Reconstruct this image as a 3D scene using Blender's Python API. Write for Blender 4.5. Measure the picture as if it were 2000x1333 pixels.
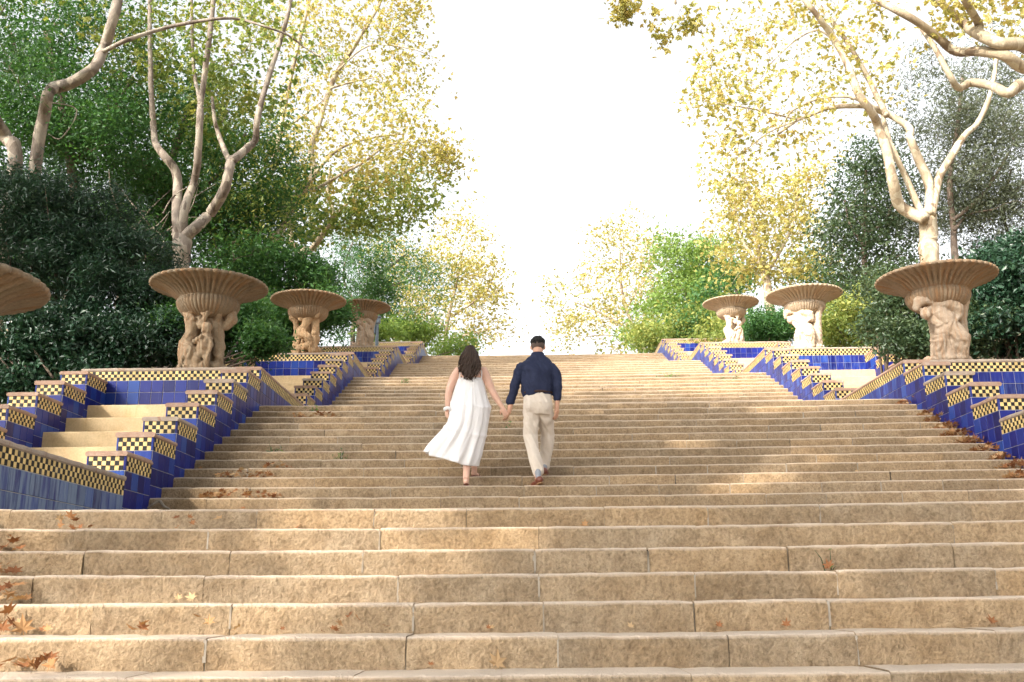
import bpy, bmesh, math, random
import numpy as np
from mathutils import Vector, Matrix, noise as mnoise
random.seed(7); rng=np.random.default_rng(7)
for o in list(bpy.data.objects): bpy.data.objects.remove(o)
scene=bpy.context.scene; COL=scene.collection
# ---------------------------------------------------------------- camera, sky, sun, exposure
T=0.372                                   # tread depth in metres
R_=0.4267*T                               # riser height
Z0=1.73                                   # camera height above the lower landing
F_PX,YAW,PIT,ROL=1944.0,-0.0073,0.2512,0.0089
def cam_axes():
    cy,sy,cp,sp=math.cos(YAW),math.sin(YAW),math.cos(PIT),math.sin(PIT)
    rt=Vector((cy,-sy,0)); fw=Vector((cp*sy,cp*cy,sp)); up=Vector((-sp*sy,-sp*cy,cp))
    c,s=math.cos(ROL),math.sin(ROL)
    return rt*c-up*s, rt*s+up*c, fw
RT,UP,FW=cam_axes()
CAM=Vector((0,0,Z0))
cd=bpy.data.cameras.new('camera'); cam=bpy.data.objects.new('camera',cd); COL.objects.link(cam)
m=Matrix.Identity(4)
for i in range(3): m[i][0]=RT[i]; m[i][1]=UP[i]; m[i][2]=-FW[i]; m[i][3]=CAM[i]
cam.matrix_world=m
cd.sensor_width=36; cd.lens=36*F_PX/2000; cd.clip_start=.1; cd.clip_end=2000
scene.camera=cam
SUN_AZ,SUN_EL=math.radians(222),math.radians(33)      # azimuth clockwise from +Y: behind the camera, to the left
w=bpy.data.worlds.new('World'); scene.world=w; w.use_nodes=True
nt=w.node_tree; nt.nodes.clear()
out=nt.nodes.new('ShaderNodeOutputWorld'); bg=nt.nodes.new('ShaderNodeBackground')
sky=nt.nodes.new('ShaderNodeTexSky'); sky.sky_type='NISHITA'; sky.sun_disc=False
sky.sun_elevation=SUN_EL; sky.sun_rotation=SUN_AZ; sky.air_density=1.0; sky.dust_density=6.0; sky.ozone_density=.6
hs=nt.nodes.new('ShaderNodeHueSaturation'); hs.inputs['Saturation'].default_value=.15
bg.inputs[1].default_value=.15
nt.links.new(sky.outputs[0],hs.inputs['Color']); nt.links.new(hs.outputs[0],bg.inputs[0]); nt.links.new(bg.outputs[0],out.inputs[0])
sd=bpy.data.lights.new('sun','SUN'); sd.energy=2.15; sd.angle=math.radians(1.0); sd.color=(1,.91,.78)
sun=bpy.data.objects.new('sun',sd); COL.objects.link(sun)
sdir=Vector((math.sin(SUN_AZ)*math.cos(SUN_EL),math.cos(SUN_AZ)*math.cos(SUN_EL),math.sin(SUN_EL)))
sun.rotation_euler=sdir.to_track_quat('Z','Y').to_euler(); sun.location=(-10,-10,30)
vs=scene.view_settings; vs.view_transform='Standard'; vs.look='None'; vs.gamma=1; vs.exposure=1.77
scene.render.engine='CYCLES'
# ---------------------------------------------------------------- helpers
def ray(px,py):
    return RT*((px-1000)/F_PX)+UP*((666.5-py)/F_PX)+FW
def atY(px,py,Y):
    d=ray(px,py); return CAM+d*(Y/d.y)
def atX(px,py,X):
    d=ray(px,py); return CAM+d*(X/d.x)
def tag(o,label=None,cat=None,group=None,kind=None):
    if label:o['label']=label
    if cat:o['category']=cat
    if group:o['group']=group
    if kind:o['kind']=kind
    return o
def empty(name,loc,label=None,cat=None,group=None,kind=None):
    o=bpy.data.objects.new(name,None); COL.objects.link(o); o.location=loc; o.empty_display_size=.2
    return tag(o,label,cat,group,kind)
def link(name,me,parent=None,loc=None,rot=None):
    o=bpy.data.objects.new(name,me); COL.objects.link(o)
    if parent is not None: o.parent=parent
    if loc is not None:o.location=loc
    if rot is not None:o.rotation_euler=rot
    return o
def mesh(name,v,f,mats,mi=None,smooth=False):
    me=bpy.data.meshes.new(name)
    me.from_pydata([tuple(p) for p in v],[],f)
    for m_ in (mats if isinstance(mats,(list,tuple)) else [mats]): me.materials.append(m_)
    if mi is not None: me.polygons.foreach_set('material_index',np.array(mi,dtype=np.int32))
    if smooth: me.polygons.foreach_set('use_smooth',np.ones(len(me.polygons),dtype=bool))
    me.update(); return me
def np_mesh(name,v,tris,mats,k=3,rnd=None,smooth=False,mi=None):
    """fast mesh of k-gons from numpy arrays; rnd = per-face float attribute"""
    me=bpy.data.meshes.new(name); n=len(tris)
    me.vertices.add(len(v)); me.vertices.foreach_set('co',np.ascontiguousarray(v,dtype=np.float32).ravel())
    me.loops.add(n*k); me.loops.foreach_set('vertex_index',np.ascontiguousarray(tris,dtype=np.int32).ravel())
    me.polygons.add(n); me.polygons.foreach_set('loop_start',np.arange(0,n*k,k,dtype=np.int32))
    me.polygons.foreach_set('use_smooth',np.full(n,bool(smooth)))
    for m_ in (mats if isinstance(mats,(list,tuple)) else [mats]): me.materials.append(m_)
    if mi is not None: me.polygons.foreach_set('material_index',np.ascontiguousarray(mi,dtype=np.int32))
    if rnd is not None:
        a=me.attributes.new('rnd','FLOAT','FACE'); a.data.foreach_set('value',np.ascontiguousarray(rnd,dtype=np.float32))
    me.update(calc_edges=True); me.validate(); return me
class MB:
    def __init__(s): s.v=[]; s.f=[]; s.m=[]
    def box(s,x0,x1,y0,y1,z0,z1,mi=0,skip=()):
        b=len(s.v)
        s.v+=[(x0,y0,z0),(x1,y0,z0),(x1,y1,z0),(x0,y1,z0),(x0,y0,z1),(x1,y0,z1),(x1,y1,z1),(x0,y1,z1)]
        F={'-z':(0,3,2,1),'+z':(4,5,6,7),'-y':(0,1,5,4),'+x':(1,2,6,5),'+y':(2,3,7,6),'-x':(3,0,4,7)}
        for k,q in F.items():
            if k in skip: continue
            s.f.append(tuple(b+i for i in q)); s.m.append(mi)
    def build(s,name,mats,parent=None,smooth=False,kind=None):
        o=link(name,mesh(name,s.v,s.f,mats,s.m,smooth),parent)
        if kind:o['kind']=kind
        return o
def fbm(p,sc,oc=3):
    return mnoise.fractal(Vector(p)*sc,1.0,2.0,oc)
def tube(pts,rad,sides=8,caps=True,jit=0):
    """returns verts, quads of a swept tube"""
    pts=[Vector(p) for p in pts]; V=[];Fq=[]
    up=Vector((.31,.17,.93))
    for i,p in enumerate(pts):
        d=(pts[min(i+1,len(pts)-1)]-pts[max(i-1,0)]).normalized()
        a=d.cross(up)
        if a.length<.05:a=d.cross(Vector((1,0,0)))
        a.normalize(); b=d.cross(a); 
        for j in range(sides):
            t=2*math.pi*j/sides; q=1+jit*mnoise.noise(Vector((p.x*3+j*1.7,p.y*3,p.z*3)))
            V.append(p+(a*math.cos(t)+b*math.sin(t))*rad[i]*q)
    for i in range(len(pts)-1):
        for j in range(sides):
            k=(j+1)%sides
            Fq.append((i*sides+j,i*sides+k,(i+1)*sides+k,(i+1)*sides+j))
    if caps:
        Fq.append(tuple(range(sides))[::-1]); Fq.append(tuple((len(pts)-1)*sides+j for j in range(sides)))
    return V,Fq
def smooth_path(pts,rad,n=6):
    """Catmull-Rom resampling"""
    P=[Vector(p) for p in pts]; O=[];Rr=[]
    for i in range(len(P)-1):
        p0=P[max(i-1,0)];p1=P[i];p2=P[i+1];p3=P[min(i+2,len(P)-1)]
        for j in range(n):
            t=j/n
            O.append(.5*((2*p1)+(p2-p0)*t+(2*p0-5*p1+4*p2-p3)*t*t+(3*p1-p0-3*p2+p3)*t**3))
            Rr.append(rad[i]*(1-t)+rad[i+1]*t)
    O.append(P[-1]);Rr.append(rad[-1]); return O,Rr
# ---------------------------------------------------------------- materials
def new_mat(name):
    m_=bpy.data.materials.new(name); m_.use_nodes=True; t=m_.node_tree; t.nodes.clear()
    o=t.nodes.new('ShaderNodeOutputMaterial'); b=t.nodes.new('ShaderNodeBsdfPrincipled'); t.links.new(b.outputs[0],o.inputs[0])
    return m_,t,b,o
def N(t,typ,**kw):
    n=t.nodes.new('ShaderNode'+typ)
    for k,v in kw.items(): setattr(n,k,v)
    return n
def noise_n(t,scale,detail=4,rough=.55,vec=None,dist=0):
    n=N(t,'TexNoise'); n.inputs['Scale'].default_value=scale; n.inputs['Detail'].default_value=detail; n.inputs['Roughness'].default_value=rough; n.inputs['Distortion'].default_value=dist
    if vec is not None:t.links.new(vec,n.inputs['Vector'])
    return n
def ramp(t,fac,stops,interp='LINEAR'):
    r=N(t,'ValToRGB'); cr=r.color_ramp; cr.interpolation=interp
    while len(cr.elements)<len(stops): cr.elements.new(.5)
    for e,(p,c) in zip(cr.elements,stops):
        e.position=p; e.color=tuple(c)+((1,) if len(c)==3 else ())
    t.links.new(fac,r.inputs[0]); return r
def mixc(t,fac,a,b,typ='MIX'):
    n=N(t,'Mix',data_type='RGBA',blend_type=typ)
    for s_,v in ((n.inputs[0],fac),(n.inputs[6],a),(n.inputs[7],b)):
        if isinstance(v,(int,float)): s_.default_value=v
        elif isinstance(v,tuple): s_.default_value=v+((1,) if len(v)==3 else ())
        else: t.links.new(v,s_)
    return n.outputs[2]
def math_n(t,op,a,b=0,clamp=False):
    n=N(t,'Math',operation=op,use_clamp=clamp)
    for s_,v in ((n.inputs[0],a),(n.inputs[1],b)):
        if isinstance(v,(int,float)): s_.default_value=v
        else: t.links.new(v,s_)
    return n.outputs[0]
def bump(t,b,h,strength=.5,dist=.02):
    n=N(t,'Bump'); n.inputs['Strength'].default_value=strength; n.inputs['Distance'].default_value=dist
    t.links.new(h,n.inputs['Height']); t.links.new(n.outputs[0],b.inputs['Normal']); return n
def pos(t): return N(t,'NewGeometry').outputs['Position']
def mapping(t,vec,scale):
    n=N(t,'Mapping'); n.inputs['Scale'].default_value=scale; t.links.new(vec,n.inputs['Vector']); return n.outputs[0]
def objrnd(t): return N(t,'ObjectInfo').outputs['Random']

def m_stone():
    m_,t,b,o=new_mat('worn_sandstone'); p=pos(t)
    big=noise_n(t,1.1,5,.6,p); mid=noise_n(t,7,6,.68,p); fine=noise_n(t,55,4,.7,p); grit=noise_n(t,170,3,.6,p)
    base=ramp(t,mid.outputs[0],[(.2,(.19,.132,.080)),(.43,(.285,.212,.136)),(.6,(.345,.265,.176)),(.85,(.42,.335,.235))]).outputs[0]
    rv=ramp(t,objrnd(t),[(0,(.78,.77,.76)),(.5,(1,1,1)),(1,(1.2,1.14,1.05))]).outputs[0]
    c=mixc(t,1.0,base,rv,'MULTIPLY')
    st=ramp(t,big.outputs[0],[(.38,(0,0,0)),(.62,(1,1,1))]).outputs[0]
    c=mixc(t,math_n(t,'MULTIPLY',st,.35),c,(.30,.19,.09))
    stain=noise_n(t,3.2,7,.75,mapping(t,p,(1,1,.7)),1.2)
    sm=ramp(t,stain.outputs[0],[(.60,(0,0,0)),(.70,(1,1,1))]).outputs[0]
    c=mixc(t,math_n(t,'MULTIPLY',sm,.55),c,(.13,.075,.03))
    ft=ramp(t,fine.outputs[0],[(.28,(.42,.40,.37)),(.52,(1,1,1)),(.8,(1.22,1.2,1.15))]).outputs[0]
    c=mixc(t,.65,c,ft,'MULTIPLY')
    g2=noise_n(t,34,4,.66,mapping(t,p,(1,1,.75))); c=mixc(t,.65,c,ramp(t,g2.outputs[0],[(.32,(.52,.49,.45)),(.5,(.95,.95,.95)),(.7,(1.18,1.17,1.14))]).outputs[0],'MULTIPLY')
    # upper faces paler: worn and dusty, plus sky light put into the colour
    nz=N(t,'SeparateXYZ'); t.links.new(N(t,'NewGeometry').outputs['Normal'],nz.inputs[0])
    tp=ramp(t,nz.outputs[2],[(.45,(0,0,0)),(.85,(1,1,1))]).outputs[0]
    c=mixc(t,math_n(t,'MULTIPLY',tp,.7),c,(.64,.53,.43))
    t.links.new(c,b.inputs['Base Color']); b.inputs['Roughness'].default_value=.9; b.inputs['Specular IOR Level'].default_value=.25
    h=math_n(t,'ADD',math_n(t,'ADD',math_n(t,'MULTIPLY',mid.outputs[0],.4),math_n(t,'MULTIPLY',g2.outputs[0],.6)),math_n(t,'ADD',math_n(t,'MULTIPLY',fine.outputs[0],.5),math_n(t,'MULTIPLY',grit.outputs[0],.2)))
    bump(t,b,h,1.0,.034); return m_
def m_mortar():
    m_,t,b,o=new_mat('stair_mortar'); p=pos(t)
    n=noise_n(t,1.7,4,.6,p); f=noise_n(t,60,3,.6,p)
    c=ramp(t,n.outputs[0],[(.36,(.03,.02,.012)),(.44,(.24,.20,.15)),(.7,(.36,.32,.27))]).outputs[0]
    t.links.new(c,b.inputs['Base Color']); b.inputs['Roughness'].default_value=.95; bump(t,b,f.outputs[0],.6,.01); return m_
def m_blue(name,worn):
    m_,t,b,o=new_mat(name); p=pos(t)
    at=N(t,'Attribute',attribute_name='rnd'); rn=math_n(t,'FRACT',math_n(t,'ADD',at.outputs['Fac'],objrnd(t)))
    c=ramp(t,rn,[(0,(.006,.009,.090)),(.4,(.009,.014,.145)),(.75,(.011,.026,.195)),(1,(.020,.060,.26))]).outputs[0]
    st=noise_n(t,1,5,.65,mapping(t,p,(22,22,2.2)))
    lo=.62-.30*worn
    sm=ramp(t,st.outputs[0],[(lo,(0,0,0)),(lo+.22,(1,1,1))]).outputs[0]
    big=noise_n(t,.9,3,.5,p); bm=ramp(t,big.outputs[0],[(.40-.25*worn,(0,0,0)),(.65-.2*worn,(1,1,1))]).outputs[0]
    k=math_n(t,'MULTIPLY',math_n(t,'MULTIPLY',sm,bm),.45+.4*worn)
    c=mixc(t,k,c,(.19,.25,.34) if worn>.5 else (.10,.16,.36))
    sp=noise_n(t,38,4,.7,p); sc=ramp(t,sp.outputs[0],[(.68,(0,0,0)),(.74,(1,1,1))]).outputs[0]
    c=mixc(t,math_n(t,'MULTIPLY',sc,.25+.5*worn),c,(.33,.36,.40))
    t.links.new(c,b.inputs['Base Color'])
    rg=ramp(t,k,[(0,(.34,.34,.34)),(.6,(.6,.6,.6))]).outputs[0]; t.links.new(rg,b.inputs['Roughness'])
    b.inputs['Specular IOR Level'].default_value=.22
    wv=noise_n(t,9,2,.5,p); bump(t,b,wv.outputs[0],.12,.01); return m_
def m_check(name,col,col2,worn):
    m_,t,b,o=new_mat(name); p=pos(t)
    n=noise_n(t,26,3,.5,p); c=mixc(t,n.outputs[0],col,col2)
    at=N(t,'Attribute',attribute_name='rnd')
    c=mixc(t,1.0,c,ramp(t,at.outputs['Fac'],[(0,(.72,.72,.72)),(1,(1.15,1.15,1.12))]).outputs[0],'MULTIPLY')
    n2=noise_n(t,4.5,6,.7,p); k=ramp(t,n2.outputs[0],[(.56,(0,0,0)),(.68,(1,1,1))]).outputs[0]
    c=mixc(t,math_n(t,'MULTIPLY',k,worn),c,(.32,.31,.30))
    t.links.new(c,b.inputs['Base Color']); b.inputs['Roughness'].default_value=.5; b.inputs['Specular IOR Level'].default_value=.22; return m_
def m_plain(name,c1,c2,scale=6,rough=.85,bmp=.4,bd=.01,c3=None,spec=.3):
    m_,t,b,o=new_mat(name); p=pos(t)
    n=noise_n(t,scale,6,.65,p); f=noise_n(t,scale*9,4,.65,p)
    c=mixc(t,ramp(t,n.outputs[0],[(.3,(0,0,0)),(.7,(1,1,1))]).outputs[0],c1,c2)
    if c3:
        s=noise_n(t,scale*.5,7,.75,mapping(t,p,(1.5,1.5,.6)),.8)
        c=mixc(t,ramp(t,s.outputs[0],[(.56,(0,0,0)),(.68,(.8,.8,.8))]).outputs[0],c,c3)
    c=mixc(t,.5,c,ramp(t,f.outputs[0],[(.3,(.7,.7,.7)),(.6,(1.05,1.05,1.05))]).outputs[0],'MULTIPLY')
    t.links.new(c,b.inputs['Base Color']); b.inputs['Roughness'].default_value=rough; b.inputs['Specular IOR Level'].default_value=spec
    h=math_n(t,'ADD',n.outputs[0],math_n(t,'MULTIPLY',f.outputs[0],.4)); bump(t,b,h,bmp,bd); return m_
def m_leaf(name,stops,transl=.4,rough=.5,spec=.3):
    m_,t,b,o=new_mat(name)
    at=N(t,'Attribute',attribute_name='rnd'); rn=math_n(t,'FRACT',math_n(t,'ADD',at.outputs['Fac'],math_n(t,'MULTIPLY',objrnd(t),.13)))
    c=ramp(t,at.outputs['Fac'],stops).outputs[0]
    t.links.new(c,b.inputs['Base Color']); b.inputs['Roughness'].default_value=rough; b.inputs['Specular IOR Level'].default_value=spec
    tr=N(t,'BsdfTranslucent'); tc=mixc(t,1.0,c,(1.25,1.2,.7),'MULTIPLY'); t.links.new(tc,tr.inputs['Color'])
    mx=N(t,'MixShader'); mx.inputs[0].default_value=transl
    t.links.new(b.outputs[0],mx.inputs[1]); t.links.new(tr.outputs[0],mx.inputs[2]); t.links.new(mx.outputs[0],o.inputs[0]); return m_
M={}
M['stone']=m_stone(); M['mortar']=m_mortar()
M['blue']=m_blue('cobalt_glaze',.15); M['blueworn']=m_blue('weathered_cobalt_glaze',.95); M['bluemid']=m_blue('streaked_cobalt_glaze',.5)
M['yel']=m_check('ochre_glaze',(.66,.46,.17),(.76,.57,.26),.3); M['blk']=m_check('black_glaze',(.006,.006,.008),(.022,.02,.02),.22)
M['grout']=m_plain('pale_grout',(.36,.35,.33),(.48,.46,.42),9)
M['cope']=m_plain('terracotta_coping',(.32,.19,.13),(.40,.29,.22),9,.85,.9,.014,(.42,.36,.31))
M['copeg']=m_plain('weathered_coping',(.30,.23,.18),(.42,.35,.28),9,.9,.9,.014,(.28,.14,.08))
M['cream']=m_plain('cream_plaster',(.52,.375,.205),(.62,.47,.28),4,.85,.25,.006,(.48,.31,.14))
M['soil']=m_plain('leafy_soil',(.06,.045,.03),(.12,.08,.045),3,.95,.8,.05)
M['ground']=m_plain('dry_earth',(.14,.11,.06),(.22,.17,.10),1.2,.95,.8,.05)
# ---------------------------------------------------------------- the staircase
D0,H0,G,NS=18.9078*T,1.7493*T+Z0,23.4877*T,15
XL,XR=-11.3076*T,16.7211*T
LAND=G-14*T
def top(k): return D0+(k+1)*G, H0+(k+1)*NS*R_          # nosing of the top step of flight k (k=-1 is the near flight)
def sag(x,k):
    u=(x-(XL+XR)/2-(-.8))/((XR-XL)/2+.3); return -(0.045 if k<0 else .028)*max(0,1-u*u)
PROF=[(.006,-R_-.03),(.002,-R_*.66),(0,-R_*.33),(.002,-.030),(.010,-.010),(.028,-.0015),(.05,0),(T+.07,.0)]
def stone_mesh(x0,x1,y,z,k,nseg,sd):
    v=[];f=[]
    r0=random.Random(sd); dy=r0.uniform(-.005,.005); dz=r0.uniform(-.003,.002); tilt=r0.uniform(-.004,.004)
    np_=len(PROF)
    for i in range(nseg+1):
        u=i/nseg; x=x0+(x1-x0)*u
        for j,(py,pz) in enumerate(PROF):
            a=.0065 if k<0 else .004
            n1=fbm((x,z*1.3+pz*2.,sd*.37),7,3); n2=fbm((x+9,pz*3,sd*.21+3),16,2)
            ed=min(u,1-u)*(x1-x0); er=max(0,.012-ed)*.35
            oy=py+dy+n1*a*1.6+n2*a*.7+er; oz=pz+dz+tilt*(u-.5)
            if j>=3: oz+=n1*.0035+min(0,n2)*.006-er*.6
            if j>=6: oy=py
            v.append((x+ (0 if 0<i<nseg else 0),y+oy,z+oz+sag(x,k)))
    for i in range(nseg):
        for j in range(np_-1):
            a=i*np_+j; f.append((a,a+np_,a+np_+1,a+1))
    for i,fl in ((0,1),(nseg,0)):
        base=i*np_; b=len(v)
        v+=[v[base+j] for j in range(np_)]; v.append((v[base][0],y+T,z-R_-.03)); loop=[b+j for j in range(np_+1)]
        f.append(tuple(loop[::-1]) if not fl else tuple(loop))
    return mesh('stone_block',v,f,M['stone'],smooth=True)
def cuts(lo,hi,rd,a=.62,b=1.15):
    xs=[lo]
    x=lo+rd.uniform(.3,1.)
    while x<hi-.35: xs.append(x); x+=rd.uniform(a,b)
    xs.append(hi); return xs
FLN={-1:7,0:13,1:8}
for k in range(-1,4):
    Yt,Zt=top(k); root=empty('stone_staircase',(0,Yt,Zt),kind='structure')
    inv=Vector((0,-Yt,-Zt))
    bed=MB()
    e=.03
    for i in range(NS):
        y=Yt-i*T; z=Zt-i*R_; xa,xb=XL-e,XR+e
        nx=24
        for q in range(nx):   # recessed bed that shows as mortar in the joints
            x0=xa+(xb-xa)*q/nx; x1=xa+(xb-xa)*(q+1)/nx; s=sag((x0+x1)/2,k)
            bed.box(x0,x1,y+.022,y+T+.1,z-R_-.06+s,z-.016+s,0,('-z','+y','+x','-x'))
    joined_v=[];joined_f=[]
    for i in range(NS):
        y=Yt-i*T; z=Zt-i*R_; rd=random.Random(100*k+i+17)
        vis=k in FLN and i<FLN[k]
        xs=cuts(XL-e,XR+e,rd)
        for q in range(len(xs)-1):
            jr=rd.random(); g=.001 if jr<.3 else rd.uniform(.003,.006) if jr<.86 else rd.uniform(.008,.015)
            ns=(max(6,int((xs[q+1]-xs[q])/.06)) if k<0 else 6) if vis else 3
            me=stone_mesh(xs[q]+g/2,xs[q+1]-g/2,y,z,k,ns,rd.randint(0,9999))
            if vis and q and g>.002 and rd.random()<.7:
                sx_=sag(xs[q],k); bed.box(xs[q]-g/2-.003,xs[q]+g/2+.003,y+.0045,y+.05,z-R_*rd.uniform(.75,1.05)+sx_,z-rd.uniform(.012,.03)+sx_,0,('-z','+y'))
            if vis:
                link('stone_block',me,root,inv)
            else:
                b=len(joined_v); joined_v+=[tuple(c.co) for c in me.vertices]; joined_f+=[tuple(b+x for x in p.vertices) for p in me.polygons]; bpy.data.meshes.remove(me)
    bo=bed.build('mortar_bed',M['mortar'],root); bo.location=inv; bo['kind']='stuff'
    if joined_v:
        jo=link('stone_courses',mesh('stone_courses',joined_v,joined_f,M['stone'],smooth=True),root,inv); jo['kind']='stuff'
    lb=MB(); yl=Yt+T+.05
    lb.box(XL-e,XR+e,Yt+T*.8,Yt+LAND+.3 if k<3 else Yt+1.2,Zt-.6,Zt-.052)
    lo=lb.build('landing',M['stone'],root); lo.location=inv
# core under the stairs, plateau, hills
def hill(Y):
    y0,z0=top(0); yD,zD=top(3)
    s=NS*R_/G
    return min(z0+2.2*R_+s*(Y-y0-2.0), zD+.25) if Y>-6 else z0+2.2*R_+s*(-6-y0-2.0)
def slab(name,pts,mat,kind='structure'):
    v=[];f=[]
    for a in pts: v.append(a)
    return None
def terrain(name,xs,ys,zf,mat):
    v=[(x,y,zf(x,y)) for y in ys for x in xs]; nx=len(xs)
    f=[(j*nx+i,j*nx+i+1,(j+1)*nx+i+1,(j+1)*nx+i) for j in range(len(ys)-1) for i in range(nx-1)]
    o=link(name,mesh(name,v,f,mat,smooth=True)); o['kind']='structure'; return o
yD,zD=top(3)
W_OUT=7.83*T
ys=[-60,-30,-10]+[i*1.5 for i in range(-4,30)]+[46,55,70,90,120,200,400]
def hz(side):
    def f(x,y):
        d=abs(x-(XL-W_OUT if side<0 else XR+W_OUT))
        return hill(y)-.12+ .10*min(d,25)*(1 if y<60 else .3)+ .25*mnoise.noise(Vector((x*.3,y*.3,2)))*min(1,d)
    return f
terrain('hillside',[XL-W_OUT-d for d in (120,60,40,25,15,8,4,1.5,0)],ys,hz(-1),M['ground'])
terrain('hillside',[XR+W_OUT+d for d in (0,1.5,4,8,15,25,40,60,120)],ys,hz(1),M['ground'])
terrain('plateau',[XL-W_OUT-1,XL,0,XR,XR+W_OUT+1],[yD+1.1,yD+4,yD+20,yD+80,yD+300],lambda x,y:zD-.03,M['ground'])
terrain('ground',[-900,-50,-10,0,10,50,900],[-600,-50,-2,2,60],lambda x,y:-.02-.05,M['ground'])
# ---------------------------------------------------------------- tiled flank walls
CH=.05
tile_cache={}
def tile_me(w_,h_,mat):
    key=(round(w_,3),round(h_,3),mat)
    if key not in tile_cache:
        b=MB(); d=.007; c=.004
        v=[(-w_/2,0,-h_/2),(w_/2,0,-h_/2),(w_/2,0,h_/2),(-w_/2,0,h_/2),(-w_/2+c,-d,-h_/2+c),(w_/2-c,-d,-h_/2+c),(w_/2-c,-d,h_/2-c),(-w_/2+c,-d,h_/2-c)]
        f=[(4,5,6,7),(0,1,5,4),(1,2,6,5),(2,3,7,6),(3,0,4,7)]
        tile_cache[key]=mesh('blue_tile',v,f,M[mat])
    return tile_cache[key]
class Face:
    """a vertical face: origin (x,y), direction along it (dx,dy), outward normal"""
    def __init__(s,ox,oy,dx,dy,nx,ny): s.o=(ox,oy); s.d=(dx,dy); s.n=(nx,ny)
    def pt(s,a,z,out): return (s.o[0]+s.d[0]*a+s.n[0]*out,s.o[1]+s.d[1]*a+s.n[1]*out,z)
def add_quad_tile(acc,face,a0,a1,z0,z1,mi,out=.005,rnd=None):
    c=.0008; b=len(acc['v'])
    P=[face.pt(a0,z0,0),face.pt(a1,z0,0),face.pt(a1,z1,0),face.pt(a0,z1,0),face.pt(a0+c,z0+c,out),face.pt(a1-c,z0+c,out),face.pt(a1-c,z1-c,out),face.pt(a0+c,z1-c,out)]
    acc['v']+=P
    for q in ((4,5,6,7),(0,1,5,4),(1,2,6,5),(2,3,7,6),(3,0,4,7)):
        acc['f'].append(tuple(b+i for i in q)); acc['m'].append(mi); acc['r'].append(random.random() if rnd is None else rnd)
def new_acc(): return dict(v=[],f=[],m=[],r=[])
def build_acc(acc,name,mats,parent,inv,kind='stuff'):
    me=np_mesh(name,np.array(acc['v']),np.array(acc['f']),mats,4,np.array(acc['r']),mi=acc['m'])
    o=link(name,me,parent,inv); o['kind']=kind; return o
def checker(acc,face,a0,a1,ztop,rows=3):
    n=max(2,round((a1-a0)/CH)); cw=(a1-a0)/n; g=.0009; ph=random.randint(0,1)
    for i in range(n):
        for j in range(rows):
            add_quad_tile(acc,face,a0+i*cw+g,a0+(i+1)*cw-g,ztop-(j+1)*CH+g,ztop-j*CH-g,(i+j+ph)%2)
def coping(name,x0,x1,y0,y1,z,parent,inv,mat,sd=0):
    """irregular slab, rounded edge"""
    v=[];f=[];r=random.Random(sd); L=max(x1-x0,y1-y0); alongx=(x1-x0)>=(y1-y0); n=max(4,int(L/.12))
    pr=[(0,-.004),(-.012,.010),(-.014,.032),(-.006,.046),(.014,.054),(.986,.054),(1.006,.046),(1.014,.032),(1.012,.010),(1.0,-.004)]
    for i in range(n+1):
        u=i/n; hh=r.uniform(-.006,.004); chip=r.uniform(0,.012) if r.random()<.3 else 0
        for q,(a,b_) in enumerate(pr):
            ext=-.012 if i==0 else (.012 if i==n else 0)
            wd=(y1-y0) if alongx else (x1-x0)
            off=a if abs(a)<.1 else (a-1)+wd
            zz=z+b_+(hh if b_>.02 else 0); off+=(chip if (a<.5 and b_>.02) else -chip if b_>.02 else 0)
            if alongx: v.append((x0+(x1-x0)*u+ext,y0+off,zz))
            else: v.append((x0+off,y0+(y1-y0)*u+ext,zz))
    m_=len(pr)
    for i in range(n):
        for j in range(m_):
            k2=(j+1)%m_; q=(i*m_+j,(i+1)*m_+j,(i+1)*m_+k2,i*m_+k2); f.append(q if not alongx else q[::-1])
    f.append(tuple(range(m_))); f.append(tuple(n*m_+j for j in range(m_))[::-1])
    return link(name,mesh(name,v,f,M[mat]),parent,inv)
TW,TH=.186,.196
def blue(face,a0,a1,ztop,rows,parent,inv,single,acc,mat):
    n=max(1,round((a1-a0)/TW)); cw=(a1-a0)/n; g=.0045
    ang=math.atan2(face.d[1],face.d[0])
    for j in range(rows):
        zc=ztop-(j+.5)*TH
        for i in range(n):
            if single:
                o=link('blue_tile',tile_me(cw-g,TH-g,mat),parent)
                p=face.pt(a0+(i+.5)*cw,zc,0)
                o.location=Vector(p)+inv; o.rotation_euler=(0,0,ang)
            else:
                add_quad_tile(acc,face,a0+i*cw+g/2,a0+(i+1)*cw-g/2,zc-TH/2+g/2,zc+TH/2-g/2,2)
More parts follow.
